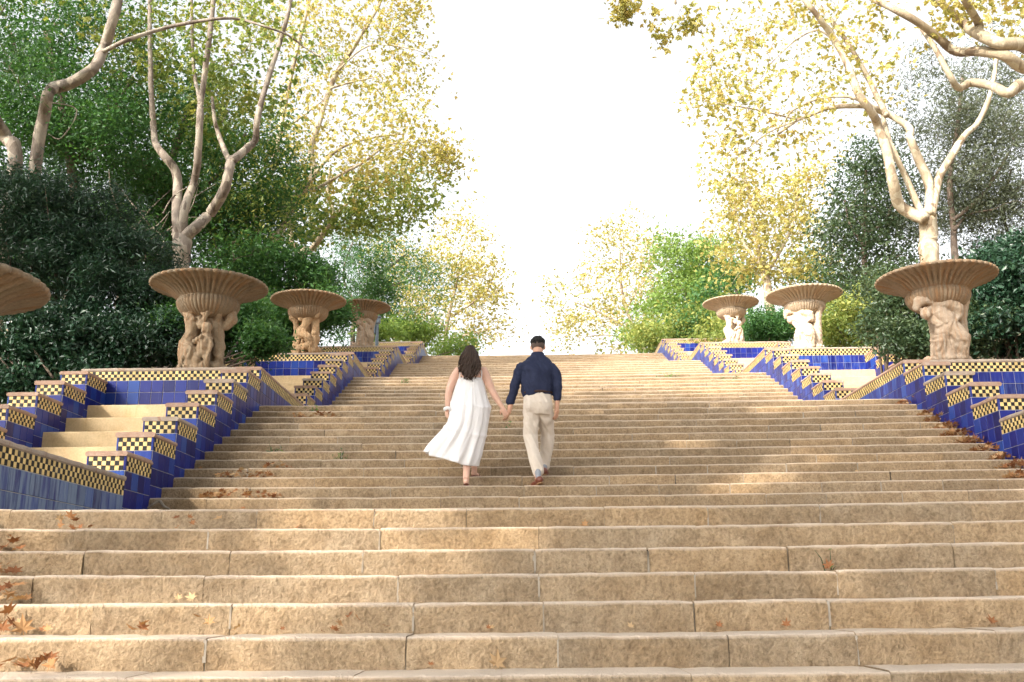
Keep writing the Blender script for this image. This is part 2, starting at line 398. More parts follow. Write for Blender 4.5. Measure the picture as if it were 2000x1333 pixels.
def wall_block(root,inv,name,s,Xin,u0,u1,y0,y1,zc,zbot,faces,single,bmat='blue',rows_side=3,rows_front=2,cmat='cope',sd=0,cz=True):
    """a tiled wall block: u measured outward from the stair face; faces = which sides carry tiles"""
    xa,xb=sorted((Xin+s*u0,Xin+s*u1))
    b=MB(); b.box(xa,xb,y0,y1,zbot,zc); blk=b.build(name,M['grout'],root); blk.location=inv
    acc=new_acc()
    mats=[M['yel'],M['blk'],M[bmat]]
    zero=Vector((0,0,0))
    st=.022
    if 'f' in faces:
        F=Face(xa,y0,1,0,0,-1); w_=xb-xa
        checker(acc,F,st,w_-st,zc-.004)
        add_quad_tile(acc,F,.001,st-.002,zc-3*CH-.004,zc-.004,2); add_quad_tile(acc,F,w_-st+.002,w_-.001,zc-3*CH-.004,zc-.004,2)
        blue(F,.002,w_-.002,zc-3*CH-.008,rows_front,blk,zero,single,acc,bmat)
    if 's' in faces:
        L=y1-y0
        F=Face(xb,y0,0,1,1,0) if s<0 else Face(xa,y1,0,-1,-1,0)
        e0,e1=(st,0) if s<0 else (0,st)
        checker(acc,F,e0+.001,L-e1-.001,zc-.004)
        a=(.001,st-.002) if s<0 else (L-st+.002,L-.001)
        add_quad_tile(acc,F,a[0],a[1],zc-3*CH-.004,zc-.004,2)
        blue(F,.002,L-.002,zc-3*CH-.008,rows_side,blk,zero,single,acc,bmat)
    if acc['v']: build_acc(acc,'checker_tiles',mats,blk,zero)
    coping('coping',xa-.004,xb+.004,y0-.004,y1+.004,zc,blk,zero,cmat,sd)
    return blk
def bay(k,s,label,single,par_mat='blue',back_mat='blue',kmin=1,grp=None):
    Yt,Zt=top(k); Xin=XL if s<0 else XR
    root=empty('tiled_balustrade',(Xin+s*.2,Yt,Zt-NS*R_),label,'balustrade',grp)
    inv=-Vector(root.location)
    ui,uo0,uo1=1.13*T,6.72*T,7.83*T
    for q in range(kmin,8):
        y0=Yt-14*T+2*T*(q-1); zc=Zt+(2*q-11.7)*R_
        wall_block(root,inv,'stepped_block',s,Xin,0,ui,y0,y0+2*T-.001,zc,zc-1.3,'fs',single,'bluemid' if (s>0 and k>0) else 'blue',sd=q+10*k,cmat='cope' if q%3 else 'copeg')
        wall_block(root,inv,'stepped_block',s,Xin,uo0,uo1,y0,y0+2*T-.001,zc,zc-1.3,'fs',single,sd=q+10*k+50,cmat='cope')
    # back wall across the bay, with the urn standing on it
    zc=Zt+3.62*R_
    wall_block(root,inv,'back_wall',s,Xin,ui+.001,uo1,Yt,Yt+1.9*T,zc,Zt-1.2,'f',single,back_mat,rows_front=3,cmat='copeg',sd=k+3)
    wall_block(root,inv,'parapet',s,Xin,0,ui,Yt,Yt+LAND-.001,zc,Zt-.3,'fs',single,par_mat,rows_side=3,rows_front=1,cmat='cope' if par_mat!='blueworn' else 'copeg',sd=k+5)
    # cream plaster steps rising to the back wall
    xa,xb=sorted((Xin+s*(ui+.001),Xin+s*(uo0-.001)))
    for j in range(0,7 if kmin==1 else 3):
        y0=Yt-(1.7+1.8*j)*T; z1=Zt+(-.64-2*j)*R_
        v=[];f=[];n=10
        pr=[(0,z1-1.0),(0,z1-.012),(.004,z1-.003),(.012,z1),(1.8*T+.02 if j else 1.7*T-.008,z1)]
        for i in range(n+1):
            x=xa+(xb-xa)*i/n
            for (py,pz) in pr: v.append((x,y0+py+.004*fbm((x,pz,j),4),pz+.003*fbm((x,py,j+5),3)))
        for i in range(n):
            for q in range(len(pr)-1):
                a=i*len(pr)+q; f.append((a,a+len(pr),a+len(pr)+1,a+1))
        link('plaster_step',mesh('plaster_step',v,f,M['cream']),root,inv)
    # planting bed behind the back wall, level with its top
    b=MB(); xa,xb=sorted((Xin+s*ui,Xin+s*(uo1+.3)))
    b.box(xa,xb,Yt+1.9*T,Yt+LAND+.4,Zt-.3,zc-.05); o=b.build('planting_bed',M['soil'],root); o.location=inv
    return root
BAYS={
(-1,-1):('weathered blue tiled parapet with flaking grey streaks beside the foremost steps',True,'blueworn','blueworn',6),
(-1,1):('blue tiled parapet wall opposite the weathered one by the foremost steps',False,'bluemid','bluemid',6),
(0,-1):('deep blue stepped tile wall with checker bands under the urn with the child figure',True,'blue','blue',1),
(0,1):('blue stepped tile wall with dead leaves drifted along its foot',True,'bluemid','bluemid',1),
(1,-1):('stepped tile wall under the orange urn with the twisting nude figure',True,'bluemid','blue',1),
(1,1):('stepped tile wall with streaked blue back panel next above the leaf-strewn one',True,'bluemid','bluemid',1),
(2,-1):('pale sunlit stepped tile wall below the grey urn beside the lamp post',False,'blue','bluemid',1),
(2,1):('sunlit stepped tile wall with white plaster steps below the smallest pale urn',False,'bluemid','blue',1),
(3,-1):('farthest stepped tile wall, white-washed end, beside the lamp post',False,'blue','bluemid',1),
(3,1):('farthest stepped tile wall on the sunlit flank, ending at the stair top',False,'blue','blue',1)}
for (k,s),(lb,sg,pm,bm,km) in BAYS.items(): bay(k,s,lb,sg,pm,bm,km)
def riser_at(px,py):
    """which step's riser a pixel of the photo falls on -> flight, index, point"""
    for k in range(-1,4):
        Yt,Zt=top(k)
        for i in range(NS-1,-1,-1):
            p=atY(px,py,Yt-i*T); s=sag(p.x,k)
            if Zt-i*R_-R_+s<=p.z<=Zt-i*R_+s+.004: return k,i,p
    return None
SHADE=[(-9.8,.5,14.5,4.4,50,-3.4,2.2),(-9.5,-3,9.5,4.4,46,-6.2,-2.5),(-9.5,4,11,4.2,46,-6,4),(-10.,10,13.2,4,40,-6.5,10.3),(-7,-10,11,4.5,46,-5,-9.5),(3,-12,11.5,4.5,46,1,-9),(-16,2,14,5,40,-13,3),(-17,12,15,5,40,-14,12)]  # unseen shade trees; the first crown is added to darken the right wall
# ---------------------------------------------------------------- foliage
GREENS=[(0,(.020,.062,.022)),(.3,(.035,.105,.030)),(.6,(.06,.15,.038)),(.85,(.11,.21,.05)),(1,(.20,.27,.07))]
M['dark_leaf']=m_leaf('dark_evergreen_leaf',[(0,(.009,.030,.017)),(.5,(.018,.052,.026)),(.9,(.042,.095,.045)),(1,(.09,.15,.075))],.18,.35,.45)
M['green_leaf']=m_leaf('green_leaf',GREENS,.4,.45,.35)
M['yellow_leaf']=m_leaf('autumn_plane_leaf',[(0,(.17,.20,.05)),(.25,(.32,.31,.09)),(.6,(.47,.40,.145)),(.88,(.56,.41,.17)),(1,(.44,.24,.08))],.45,.5,.3)
M['ygreen_leaf']=m_leaf('yellowing_leaf',[(0,(.08,.15,.035)),(.4,(.18,.24,.06)),(.75,(.38,.38,.11)),(1,(.52,.44,.15))],.45,.5,.3)
M['lime_leaf']=m_leaf('light_green_leaf',[(0,(.09,.17,.04)),(.5,(.17,.26,.06)),(1,(.28,.33,.08))],.45,.5,.3)
M['olive_leaf']=m_leaf('grey_olive_leaf',[(0,(.045,.06,.035)),(.5,(.09,.11,.065)),(1,(.17,.18,.12))],.25,.5,.35)
M['ever_leaf']=m_leaf('olive_evergreen_leaf',[(0,(.022,.045,.020)),(.4,(.045,.08,.035)),(.75,(.085,.12,.05)),(1,(.17,.19,.08))],.3,.4,.4)
M['dead_leaf']=m_leaf('dead_plane_leaf',[(0,(.15,.055,.022)),(.4,(.27,.12,.05)),(.75,(.35,.20,.09)),(1,(.42,.29,.16))],.15,.7,.2)
def m_bark(name,c1,c2,c3):
    m_,t,b,o=new_mat(name); p=pos(t)
    n=noise_n(t,3.2,4,.6,mapping(t,p,(1,1,.55)),.6); f=noise_n(t,30,5,.7,p)
    v=N(t,'TexVoronoi'); v.inputs['Scale'].default_value=6; t.links.new(mapping(t,p,(1,1,.5)),v.inputs['Vector'])
    vr=N(t,'SeparateColor'); t.links.new(v.outputs['Color'],vr.inputs[0])
    k=math_n(t,'ADD',math_n(t,'MULTIPLY',vr.outputs[0],.45),math_n(t,'MULTIPLY',n.outputs[0],.75))
    c=ramp(t,k,[(.35,c1),(.52,c2),(.66,c2),(.74,c3)]).outputs[0]
    c=mixc(t,.6,c,ramp(t,f.outputs[0],[(.3,(.65,.65,.65)),(.65,(1.08,1.08,1.08))]).outputs[0],'MULTIPLY')
    t.links.new(c,b.inputs['Base Color']); b.inputs['Roughness'].default_value=.85; bump(t,b,math_n(t,'ADD',n.outputs[0],math_n(t,'MULTIPLY',f.outputs[0],.5)),.6,.03); return m_
M['plane_bark']=m_bark('plane_bark',(.095,.07,.05),(.20,.16,.125),(.30,.255,.195))
M['pale_bark']=m_bark('pale_plane_bark',(.18,.125,.075),(.36,.29,.195),(.46,.40,.29))
M['dark_bark']=m_bark('dark_bark',(.05,.035,.025),(.10,.07,.05),(.16,.12,.09))
def leaf_mesh(name,c,size,mat,kind='oval',up=.35,rnd=None,var=.35):
    c=np.asarray(c,dtype=np.float64); n=len(c)
    nv=rng.normal(size=(n,3)); nv[:,2]+=up*2; nv/=np.linalg.norm(nv,axis=1,keepdims=True)
    a=rng.normal(size=(n,3)); a-=nv*(a*nv).sum(1,keepdims=True); a/=np.linalg.norm(a,axis=1,keepdims=True)
    b=np.cross(nv,a); s=size*(1+var*rng.normal(size=n)).clip(.5,1.7)[:,None]
    if kind=='oval': T_=[[(0,-.5,0),(.24,0,.05),(0,.5,-.06),(-.24,0,.05)]]
    elif kind=='thin': T_=[[(0,-.5,0),(.11,0,.03),(0,.5,-.05),(-.11,0,.03)]]
    else:
        T_=[]
        for ang,l in ((0,.62),(1.0,.50),(-1.0,.50)):
            ca,sa=math.cos(ang),math.sin(ang); q=[]
            for (x,y,z) in ((0,-.12,0),(.17,.5*l,.03),(0,l,-.09),(-.17,.5*l,.03)): q.append((x*ca-y*sa,x*sa+y*ca,z))
            T_.append(q)
    V=[];m_=len(T_)
    for q in T_:
        for (x,y,z) in q: V.append(c+s*(b*x+a*y+nv*z))
    V=np.stack(V,1).reshape(-1,3); nf=n*m_
    Q=np.arange(nf*4).reshape(nf,4)
    if rnd is None: rnd=rng.random(n)
    return np_mesh(name,V,Q,mat,4,np.repeat(np.clip(rnd,0,1),m_))
def blob_points(blobs,per_m3=None):
    """blobs: (centre Vector, (rx,ry,rz), nclumps, leaves per clump, sigma) -> clump centres, leaf centres, leaf tone"""
    CC=[];P=[];Rn=[]
    for (c,r,nc,nl,sg) in blobs:
        m3=nc*3; d=rng.normal(size=(m3,3)); d/=np.linalg.norm(d,axis=1,keepdims=True); rad=rng.random(m3)**.40*(1.0+.28*rng.random(m3))
        cc=np.array(c)+d*rad[:,None]*np.array(r)
        f_=.9/max(.5,sg*2.2); nz_=np.array([mnoise.noise(Vector((q[0]*f_,q[1]*f_,q[2]*f_*1.4)))+.5*mnoise.noise(Vector((q[0]*f_*2.3+7,q[1]*f_*2.3,q[2]*f_*2.3))) for q in cc])
        sel_=np.argsort(-nz_-.25*rng.random(m3))[:nc]; cc=cc[sel_]; CC.append(cc); nc=len(cc)
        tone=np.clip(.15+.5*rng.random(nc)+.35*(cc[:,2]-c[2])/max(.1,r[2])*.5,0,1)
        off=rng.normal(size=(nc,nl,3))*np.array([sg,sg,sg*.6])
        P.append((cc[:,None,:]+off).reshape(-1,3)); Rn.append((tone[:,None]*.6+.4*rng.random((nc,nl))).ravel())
    return np.concatenate(CC),np.concatenate(P),np.concatenate(Rn)
def pxblob(px,py,rx,ry,Y,dep,nc,nl,sg):
    c=atY(px,py,Y); k=(c-CAM).dot(FW)/F_PX
    return (c,(rx*k,dep,ry*k),nc,nl,sg)
def limbs_mesh(name,limbs,mat,parent,inv,sides=9):
    V=[];Fq=[]
    for pts,rad in limbs:
        p,r=smooth_path(pts,rad,5); v,f=tube(p,r,sides,True,.18); b=len(V); V+=v; Fq+=[tuple(b+i for i in q) for q in f]
    return link(name,mesh(name,V,Fq,mat,smooth=True),parent,inv)
def px_limb(pix,Y,w0,w1,dY=0.0):
    """traced limb: pixels -> points at distance Y (drifting by dY along the limb); widths in px"""
    n=len(pix); P=[];Rr=[]
    for i,(x,y) in enumerate(pix):
        u=i/max(1,n-1); yy=Y+dY*u+.25*math.sin(i*1.9+x*.01); p=atY(x,y,yy); P.append(p)
        Rr.append((w0+(w1-w0)*u)/2*(p-CAM).dot(FW)/F_PX)
    return P,Rr
def to_ground(limb,extra=.15):
    P,Rr=limb; p=P[0]; g=gz(p.x,p.y)-extra
    if p.z-g>.3:
        P=[Vector((p.x+.05,p.y,g)),Vector((p.x+.02,p.y,(g+p.z)/2))]+P; Rr=[Rr[0]*1.35,Rr[0]*1.12]+Rr
    return P,Rr
def gz(x,y):
    if x<XL-W_OUT: return hz(-1)(x,y)
    if x>XR+W_OUT: return hz(1)(x,y)
    return hill(y) if y<yD else zD
def twigs(name,CC,limbs,mat,parent,inv,r0=.016,maxd=6.0,bend=.25,nmax=2000):
    S=[]
    for pts,rad in limbs:
        p,r=smooth_path(pts,rad,4); S+= [(q.x,q.y,q.z) for q in p[len(p)//4:]]
    S=np.array(S); S0=S.copy(); V=[];Fq=[]
    idx=np.argsort([np.min(np.linalg.norm(S-c,axis=1)) for c in CC])[:nmax]
    node=[tuple(x) for x in S]
    arr=np.array(node)
    for i in idx:
        c=CC[i]; d=np.linalg.norm(arr-c,axis=1); d2=d+np.maximum(0,arr[:,2]-c[2])*.6; j=int(np.argmin(d2))
        if d[j]>maxd: continue
        a=Vector(arr[j]); b_=Vector(c); L=(b_-a).length
        mid=(a+b_)/2+Vector((random.uniform(-1,1),random.uniform(-1,1),random.uniform(-.2,1)))*L*bend*.6
        q1=a.lerp(mid,.5)+Vector((0,0,L*.05)); ra=min(.05,r0*(.5+.45*L))
        v,f=tube([a,q1,mid,mid.lerp(b_,.55),b_],[ra,ra*.8,ra*.6,ra*.42,.003],4,False)
        bb=len(V); V+=v; Fq+=[tuple(bb+x for x in q) for q in f]
        arr=np.vstack([arr,[tuple(mid),tuple(mid.lerp(b_,.5)),tuple(b_)]])
    if V: return link(name,mesh(name,V,Fq,mat,smooth=True),parent,inv)
SUNHOLES=[]
def thin(P,*A):
    if not SUNHOLES: return (P,)+A
    keep=np.ones(len(P),bool); d=np.array(sdir)
    for (c,r) in SUNHOLES:
        v=P-np.array(c); t=v@d; keep&=(np.linalg.norm(v-t[:,None]*d,axis=1)>r)|(t<0)
    return (P[keep],)+tuple(a[keep] for a in A)
def tree(name,label,cat,limbs,blobs,leafmat,size,bark,lk='oval',group=None,tw=True,trunk_name='trunk',up=.35,bend=.25,r0=.016,extra=None,maxd=6):
    base=limbs[0][0][0]; root=empty(name,base,label,cat,group); inv=-Vector(base)
    limbs_mesh(trunk_name,limbs,M[bark],root,inv)
    CC,P,Rn=blob_points(blobs); P,Rn=thin(P,Rn)
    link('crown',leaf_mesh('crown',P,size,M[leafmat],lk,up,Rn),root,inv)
    if extra:
        for (mt,bl,sz,k2) in extra:
            _,P2,R2=blob_points(bl); link('crown',leaf_mesh('crown',P2,sz,M[mt],k2,up,R2),root,inv)
    if tw:
        b_=twigs('branches',CC,limbs,M[bark],root,inv,r0,maxd,bend)
        if b_: b_['kind']='stuff'
    return root
def shrub(name,label,cat,blobs,leafmat,size,lk='oval',group=None,up=.3,stems=8,extra=None):
    c0=Vector(blobs[0][0]); base=Vector((c0.x,c0.y,gz(c0.x,c0.y)-.1)); root=empty(name,base,label,cat,group); inv=-base
    CC,P,Rn=blob_points(blobs)
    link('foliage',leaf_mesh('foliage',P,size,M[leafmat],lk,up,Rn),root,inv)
    V=[];Fq=[]
    for i in range(stems):
        c=Vector(CC[random.randrange(len(CC))]); a=base+Vector((random.uniform(-.5,.5),random.uniform(-.3,.3),0)); mid=(a+c)/2+Vector((random.uniform(-.3,.3),random.uniform(-.3,.3),.2))
        v,f=tube([a,mid,c],[.04,.025,.006],5,False); b=len(V); V+=v; Fq+=[tuple(b+x for x in q) for q in f]
    link('stems',mesh('stems',V,Fq,M['dark_bark'],smooth=True),root,inv)
    return root
def hedge(label,x0,x1,y0,y1,zt,leafmat,size,n,group=None):
    """clipped hedge: leaves thick on a rough box shell"""
    base=Vector(((x0+x1)/2,y0,gz((x0+x1)/2,(y0+y1)/2)-.2)); root=empty('clipped_hedge',base,label,'hedge',group); inv=-base
    zb=base.z; P=[]
    a=rng.random((n,3)); lo=np.array([x0,y0,zb]); hi=np.array([x1,y1,zt]); p=lo+a*(hi-lo)
    # push most leaves to the shell
    sel=rng.random(n); 
    f=sel<.45; p[f,1]=y0+np.abs(rng.normal(size=f.sum()))*.12
    g=(sel>=.45)&(sel<.75); p[g,2]=zt-np.abs(rng.normal(size=g.sum()))*.12
    h=(sel>=.75)&(sel<.83); p[h,0]=x0+np.abs(rng.normal(size=h.sum()))*.1
    h=(sel>=.83)&(sel<.91); p[h,0]=x1-np.abs(rng.normal(size=h.sum()))*.1
    w1=np.array([mnoise.noise(Vector((q[0]*1.7,q[1]*1.7,q[2]*1.7+5)))for q in p]); w2=np.array([mnoise.noise(Vector((q[0]*4,q[1]*4,q[2]*4+1)))for q in p])
    p[:,1]-=(w1*.22+w2*.10); p[:,2]+=w1*.18+w2*.08+rng.normal(size=n)*.02
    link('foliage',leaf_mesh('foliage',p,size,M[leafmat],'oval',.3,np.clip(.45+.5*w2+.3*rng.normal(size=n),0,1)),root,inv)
    V=[];Fq=[]
    for i in range(int((x1-x0)*9)):
        a_=Vector((random.uniform(x0,x1),random.uniform(y0+.15,y1-.1),zb)); c=Vector((a_.x+random.uniform(-.3,.3),y0+random.uniform(0,.3),random.uniform(zb+.4,zt-.05)))
        v,f=tube([a_,(a_+c)/2+Vector((random.uniform(-.1,.1),.05,.1)),c],[.018,.012,.003],4,False); b=len(V); V+=v; Fq+=[tuple(b+x for x in q) for q in f]
    link('stems',mesh('stems',V,Fq,M['dark_bark'],smooth=True),root,inv)
    return root
# ---- left bank
PT='plane trees lining the staircase'
Y=23
l1=[to_ground(px_limb([(353,519),(355,480),(356,452)],Y,34,36)),
 px_limb([(356,458),(345,429),(347,370),(343,335),(320,304),(304,281),(300,250),(296,187),(293,90),(292,-30)],Y,22,7,1),
 px_limb([(357,456),(361,406),(378,359),(386,312),(390,234),(392,203),(402,129),(413,39),(420,-40)],Y,18,9,-.5),
 px_limb([(390,205),(388,187),(378,129),(374,0),(372,-50)],Y,8,5,.5),
 px_limb([(362,462),(385,442),(410,417),(437,374),(448,331),(452,312)],Y,24,18,-.3),
 px_limb([(450,318),(441,300),(425,257),(419,234),(414,190)],Y,12,6,.8),
 px_limb([(452,316),(484,289),(499,273),(503,230),(523,156),(546,86),(562,30),(575,-40)],Y,16,7,.5)]
tree('plane_tree','forked plane tree with three bare limbs rising behind the urn with the child figure','tree',l1,
 [pxblob(330,40,150,90,Y+2,2.,60,20,.35),pxblob(470,90,110,100,Y+1,2.,60,22,.35),pxblob(420,190,90,60,Y+1.5,1.5,30,18,.32),pxblob(250,130,70,70,Y+1.5,1.5,24,20,.32)],
 'ygreen_leaf',.17,'plane_bark','plane',PT,r0=.012)
Y=20.2
l0=[to_ground(px_limb([(72,303),(84,234),(94,183),(108,171)],Y,24,22)),
 px_limb([(104,172),(136,164),(183,133),(203,94),(218,47),(230,0),(238,-50)],Y,24,18,.3),
 px_limb([(200,102),(250,78),(312,58),(370,45),(429,37),(468,38),(507,49),(560,68),(597,94),(624,110)],Y,9,3,1.0),
 px_limb([(94,200),(150,215),(120,270),(95,262)],Y,2.5,1.5,.3)]
tree('plane_tree','crooked plane tree with an elbow in its trunk and one long arching bough','tree',l0,
 [pxblob(60,-120,300,110,Y+1,2,80,24,.35),pxblob(600,95,45,35,Y+1,.6,8,14,.2),pxblob(480,30,60,25,Y+.8,.6,8,12,.2)],'ygreen_leaf',.15,'plane_bark','plane',PT,r0=.01,maxd=3)
tree('leaning_tree','short leaning trunk lost in the dark shrub beside the crooked plane tree','tree',
 [to_ground(px_limb([(30,312),(12,270),(-12,230),(-40,150)],20.5,28,22))],[pxblob(-60,60,90,110,18,2,60,60,.4)],'green_leaf',.1,'plane_bark',tw=True)
tree('broadleaf_tree','dense dark green broadleaf tree behind the crooked plane tree','tree',
 [to_ground(px_limb([(150,420),(140,330),(120,200),(90,60)],25,22,12)),px_limb([(140,330),(200,250),(260,150)],25,10,5),px_limb([(135,280),(60,180),(20,60)],25,10,5)],
 [pxblob(60,90,170,120,25,2.6,190,80,.40),pxblob(130,240,150,90,24.5,2.2,140,80,.38),pxblob(10,250,90,100,24,2,90,80,.38),pxblob(220,290,110,80,25,2,85,75,.38),pxblob(260,190,80,80,26,1.8,55,70,.4),pxblob(250,60,90,80,26,2,40,60,.42)],
 'green_leaf',.105,'dark_bark',tw=True,up=.5,r0=.012)
tree('broadleaf_tree','mid green tree filling the gap behind the forked plane tree','tree',
 [to_ground(px_limb([(330,560),(325,420),(340,300),(380,200)],28,26,12)),px_limb([(325,420),(270,330),(250,240)],28,12,5),px_limb([(330,400),(430,340),(480,260)],28,12,5)],
 [pxblob(300,400,110,90,28,2.5,110,80,.42),pxblob(420,400,90,120,28,2.5,120,80,.42),pxblob(390,260,110,90,29,2.5,90,75,.45),pxblob(500,420,70,90,29,2.5,80,75,.42),pxblob(540,330,60,80,30,2,50,70,.42),pxblob(330,180,90,60,29,2.4,40,60,.45),pxblob(470,510,70,50,27,2,70,80,.4),pxblob(250,470,70,50,26,2,60,80,.4)],
 'green_leaf',.115,'dark_bark',tw=True,up=.5,r0=.014,extra=[('ygreen_leaf',[pxblob(430,250,110,110,27.5,2,50,40,.42),pxblob(480,400,90,110,27.2,2,50,40,.42),pxblob(330,300,110,110,27.2,2,40,36,.42)],.115,'oval')])
tree('broadleaf_tree','shaded tree with slender dark stems deep behind the left hedge','tree',
 [to_ground(px_limb([(318,520),(305,400),(300,340)],31,22,16)),to_ground(px_limb([(245,470),(240,400),(225,350)],31,14,9)),px_limb([(300,345),(260,290),(230,200)],31,10,5)],
 [pxblob(200,420,160,110,33,2.5,120,70,.5),pxblob(420,480,140,70,33,2.5,90,70,.5),pxblob(200,250,170,110,34,2.5,110,70,.5),pxblob(440,330,120,120,35,2.5,70,70,.5),pxblob(100,520,160,80,27,2.5,90,70,.5)],'green_leaf',.13,'dark_bark')
_V=[];_F=[]
for _i in range(13):
    _x=random.uniform(230,345); _y=random.uniform(400,540); _a=atY(_x,_y,24+random.uniform(-1,1.5)); _b=atY(_x+random.uniform(-90,90),_y-random.uniform(20,110),24+random.uniform(-1,1.5)); _m=(_a+_b)/2+Vector((random.uniform(-.3,.3),0,random.uniform(-.2,.2)))
    _v,_f=tube(*smooth_path([_a,_m,_b],[.022,.015,.006],4),5,False); _k=len(_V); _V+=_v; _F+=[tuple(_k+_q for _q in _t) for _t in _f]
_r=empty('bare_shrub',Vector((_a.x,_a.y,gz(_a.x,_a.y))),'tangle of pale bare stems between the dark shrub and the forked plane','shrub'); _o=link('stems',mesh('stems',_V,_F,M['plane_bark'],smooth=True),_r,-Vector(_r.location)); _o['kind']='stuff'
Y=31
l2=[to_ground(px_limb([(507,528),(509,500),(513,488)],Y,26,24)),
 px_limb([(511,492),(550,446),(576,389),(598,362),(613,336),(608,294),(624,236),(645,173),(661,137),(703,73),(748,-5),(780,-60)],Y,17,7,.8),
 px_limb([(508,496),(504,457),(503,368),(529,341),(545,263),(561,184),(582,89),(598,26),(606,-40)],Y,14,6,-.5),
 px_limb([(598,362),(640,310),(676,284),(734,268),(790,262)],Y,8,3,.8),px_limb([(585,375),(619,368),(666,341),(713,315),(755,284),(800,278)],Y,8,3,-.8),
 px_limb([(645,173),(690,160),(740,150)],Y,5,2,.5),px_limb([(661,137),(720,90),(800,95),(840,110)],Y,4,1.5,-.5),
 px_limb([(545,263),(600,220),(640,190)],Y,5,2,1)]
tree('plane_tree','tall golden plane tree reaching over the stair from behind the orange urn','tree',l2,
 [pxblob(560,60,110,90,Y,2.5,60,12,.5),pxblob(660,90,110,100,Y+1,2.5,75,12,.5),pxblob(755,120,85,110,Y,2.5,75,12,.5),pxblob(700,250,140,75,Y,2.5,100,12,.5),pxblob(800,300,90,45,Y,1.8,55,12,.42),pxblob(880,300,35,30,Y,1,14,22,.3),pxblob(600,250,80,80,Y+1,2,45,12,.5),pxblob(760,20,80,50,Y,2,40,24,.38),pxblob(560,360,60,60,Y+2,2,30,12,.5),pxblob(690,350,100,40,Y,2,45,12,.46)],
 'yellow_leaf',.165,'pale_bark','plane',PT,r0=.012)
Y=35
tree('plane_tree','low forked plane tree with yellowing leaves left of the golden one','tree',
 [to_ground(px_limb([(586,520),(584,500),(600,490)],Y,20,18)),px_limb([(600,492),(608,488),(634,452),(650,420),(641,378),(645,330)],Y,14,6),px_limb([(586,505),(570,470),(566,420),(560,350)],Y,12,5),px_limb([(640,440),(687,389),(730,360)],Y,7,3)],
 [pxblob(640,410,80,60,Y,2.2,60,22,.45),pxblob(730,400,90,55,Y,2.2,70,20,.45),pxblob(560,420,60,70,Y+1,2,50,22,.45),pxblob(800,370,60,45,Y+1,2,35,26,.42)],'ygreen_leaf',.2,'pale_bark','plane',PT)
Y=47
tree('feathery_tree','feathery light green tree above the grey urn by the lamp post','tree',
 [to_ground(px_limb([(690,640),(700,590),(740,540),(790,500)],Y,9,4)),px_limb([(700,590),(760,560),(830,540)],Y,5,2),px_limb([(700,600),(670,540),(690,470)],Y,5,2)],
 [pxblob(740,490,80,45,Y,3,70,55,.5),pxblob(800,535,70,40,Y,3,60,55,.5),pxblob(690,560,60,50,Y,3,60,60,.5),pxblob(770,605,80,40,Y-1,3,60,60,.5),pxblob(690,470,60,50,Y+1,3,45,55,.5),pxblob(650,620,60,40,Y-2,3,50,60,.5)],'green_leaf',.17,'dark_bark','thin')
Y=60
tree('plane_tree','rounded golden tree at the stair head beyond the feathery green tree','tree',
 [to_ground(px_limb([(870,690),(872,640),(890,560),(905,480)],Y,9,4)),px_limb([(872,640),(820,600),(790,560)],Y,5,2),px_limb([(880,620),(950,570),(970,510)],Y,5,2),px_limb([(870,665),(930,650),(975,640)],Y,4,2)],
 [pxblob(905,490,70,70,Y,3.5,90,19,.55),pxblob(850,560,100,70,Y,3.5,120,19,.55),pxblob(945,570,50,75,Y,3,80,19,.5),pxblob(820,630,80,55,Y,3,80,19,.55),pxblob(940,650,55,40,Y,2.5,50,18,.5),pxblob(770,520,50,60,Y+3,3,40,26,.55)],'yellow_leaf',.21,'pale_bark','plane','golden trees at the stair head',r0=.02)
# shrubs and hedges, left
shrub('pittosporum_shrub','large dark glossy shrub mounded above the ivy hedge','shrub',
 [pxblob(120,430,140,90,18.6,1.0,200,85,.17),pxblob(50,500,130,100,18.4,1.0,200,85,.17),pxblob(215,510,110,80,18.6,.9,150,85,.17),pxblob(170,570,160,45,18.2,.7,110,80,.16),pxblob(20,400,70,70,18.8,.8,80,80,.17),pxblob(300,560,60,50,19.2,.8,60,80,.18)],'dark_leaf',.11,'thin',up=.5,stems=14)
shrub('ivy_hedge','ragged ivy-grown hedge along the top of the shaded blue wall','hedge',
 [pxblob(150,665,130,50,17.2,.35,220,60,.15),pxblob(40,670,90,60,17.2,.35,170,60,.15),pxblob(240,700,80,35,17.3,.35,120,60,.14),pxblob(225,640,110,45,18.0,.4,150,60,.16),pxblob(310,660,40,50,17.9,.35,70,60,.15),pxblob(30,740,60,50,17,.3,110,60,.14),pxblob(110,730,90,30,17,.3,90,60,.14)],'dark_leaf',.085,'oval',up=.2,stems=30,
 )
shrub('bush','leafy dark bush between the first and second urns','bush',
 [pxblob(335,650,60,50,18.2,.5,110,70,.15),pxblob(470,640,60,60,19.5,.6,130,70,.16),pxblob(350,600,50,50,19,.6,70,70,.16),pxblob(505,670,40,30,18.5,.4,60,60,.14)],'green_leaf',.08,up=.3,stems=12)
shrub('bush','rounded green bush wedged between the orange urn and the grey urn','bush',
 [pxblob(560,540,70,45,27.5,.9,110,70,.25),pxblob(630,620,36,50,26.5,.6,90,70,.22),pxblob(540,640,60,60,26.5,.8,120,70,.24),pxblob(735,560,40,50,38,.8,50,60,.3),pxblob(610,550,45,30,28.5,.8,60,70,.25)],'green_leaf',.10,up=.3,stems=12)
shrub('bush','sunlit yellow-green undergrowth past the lamp post','bush',
 [pxblob(800,645,50,22,46,1.2,60,60,.4),pxblob(860,675,60,18,52,1.5,50,60,.45),pxblob(750,650,30,20,43,1,36,60,.35)],'lime_leaf',.15,stems=6)
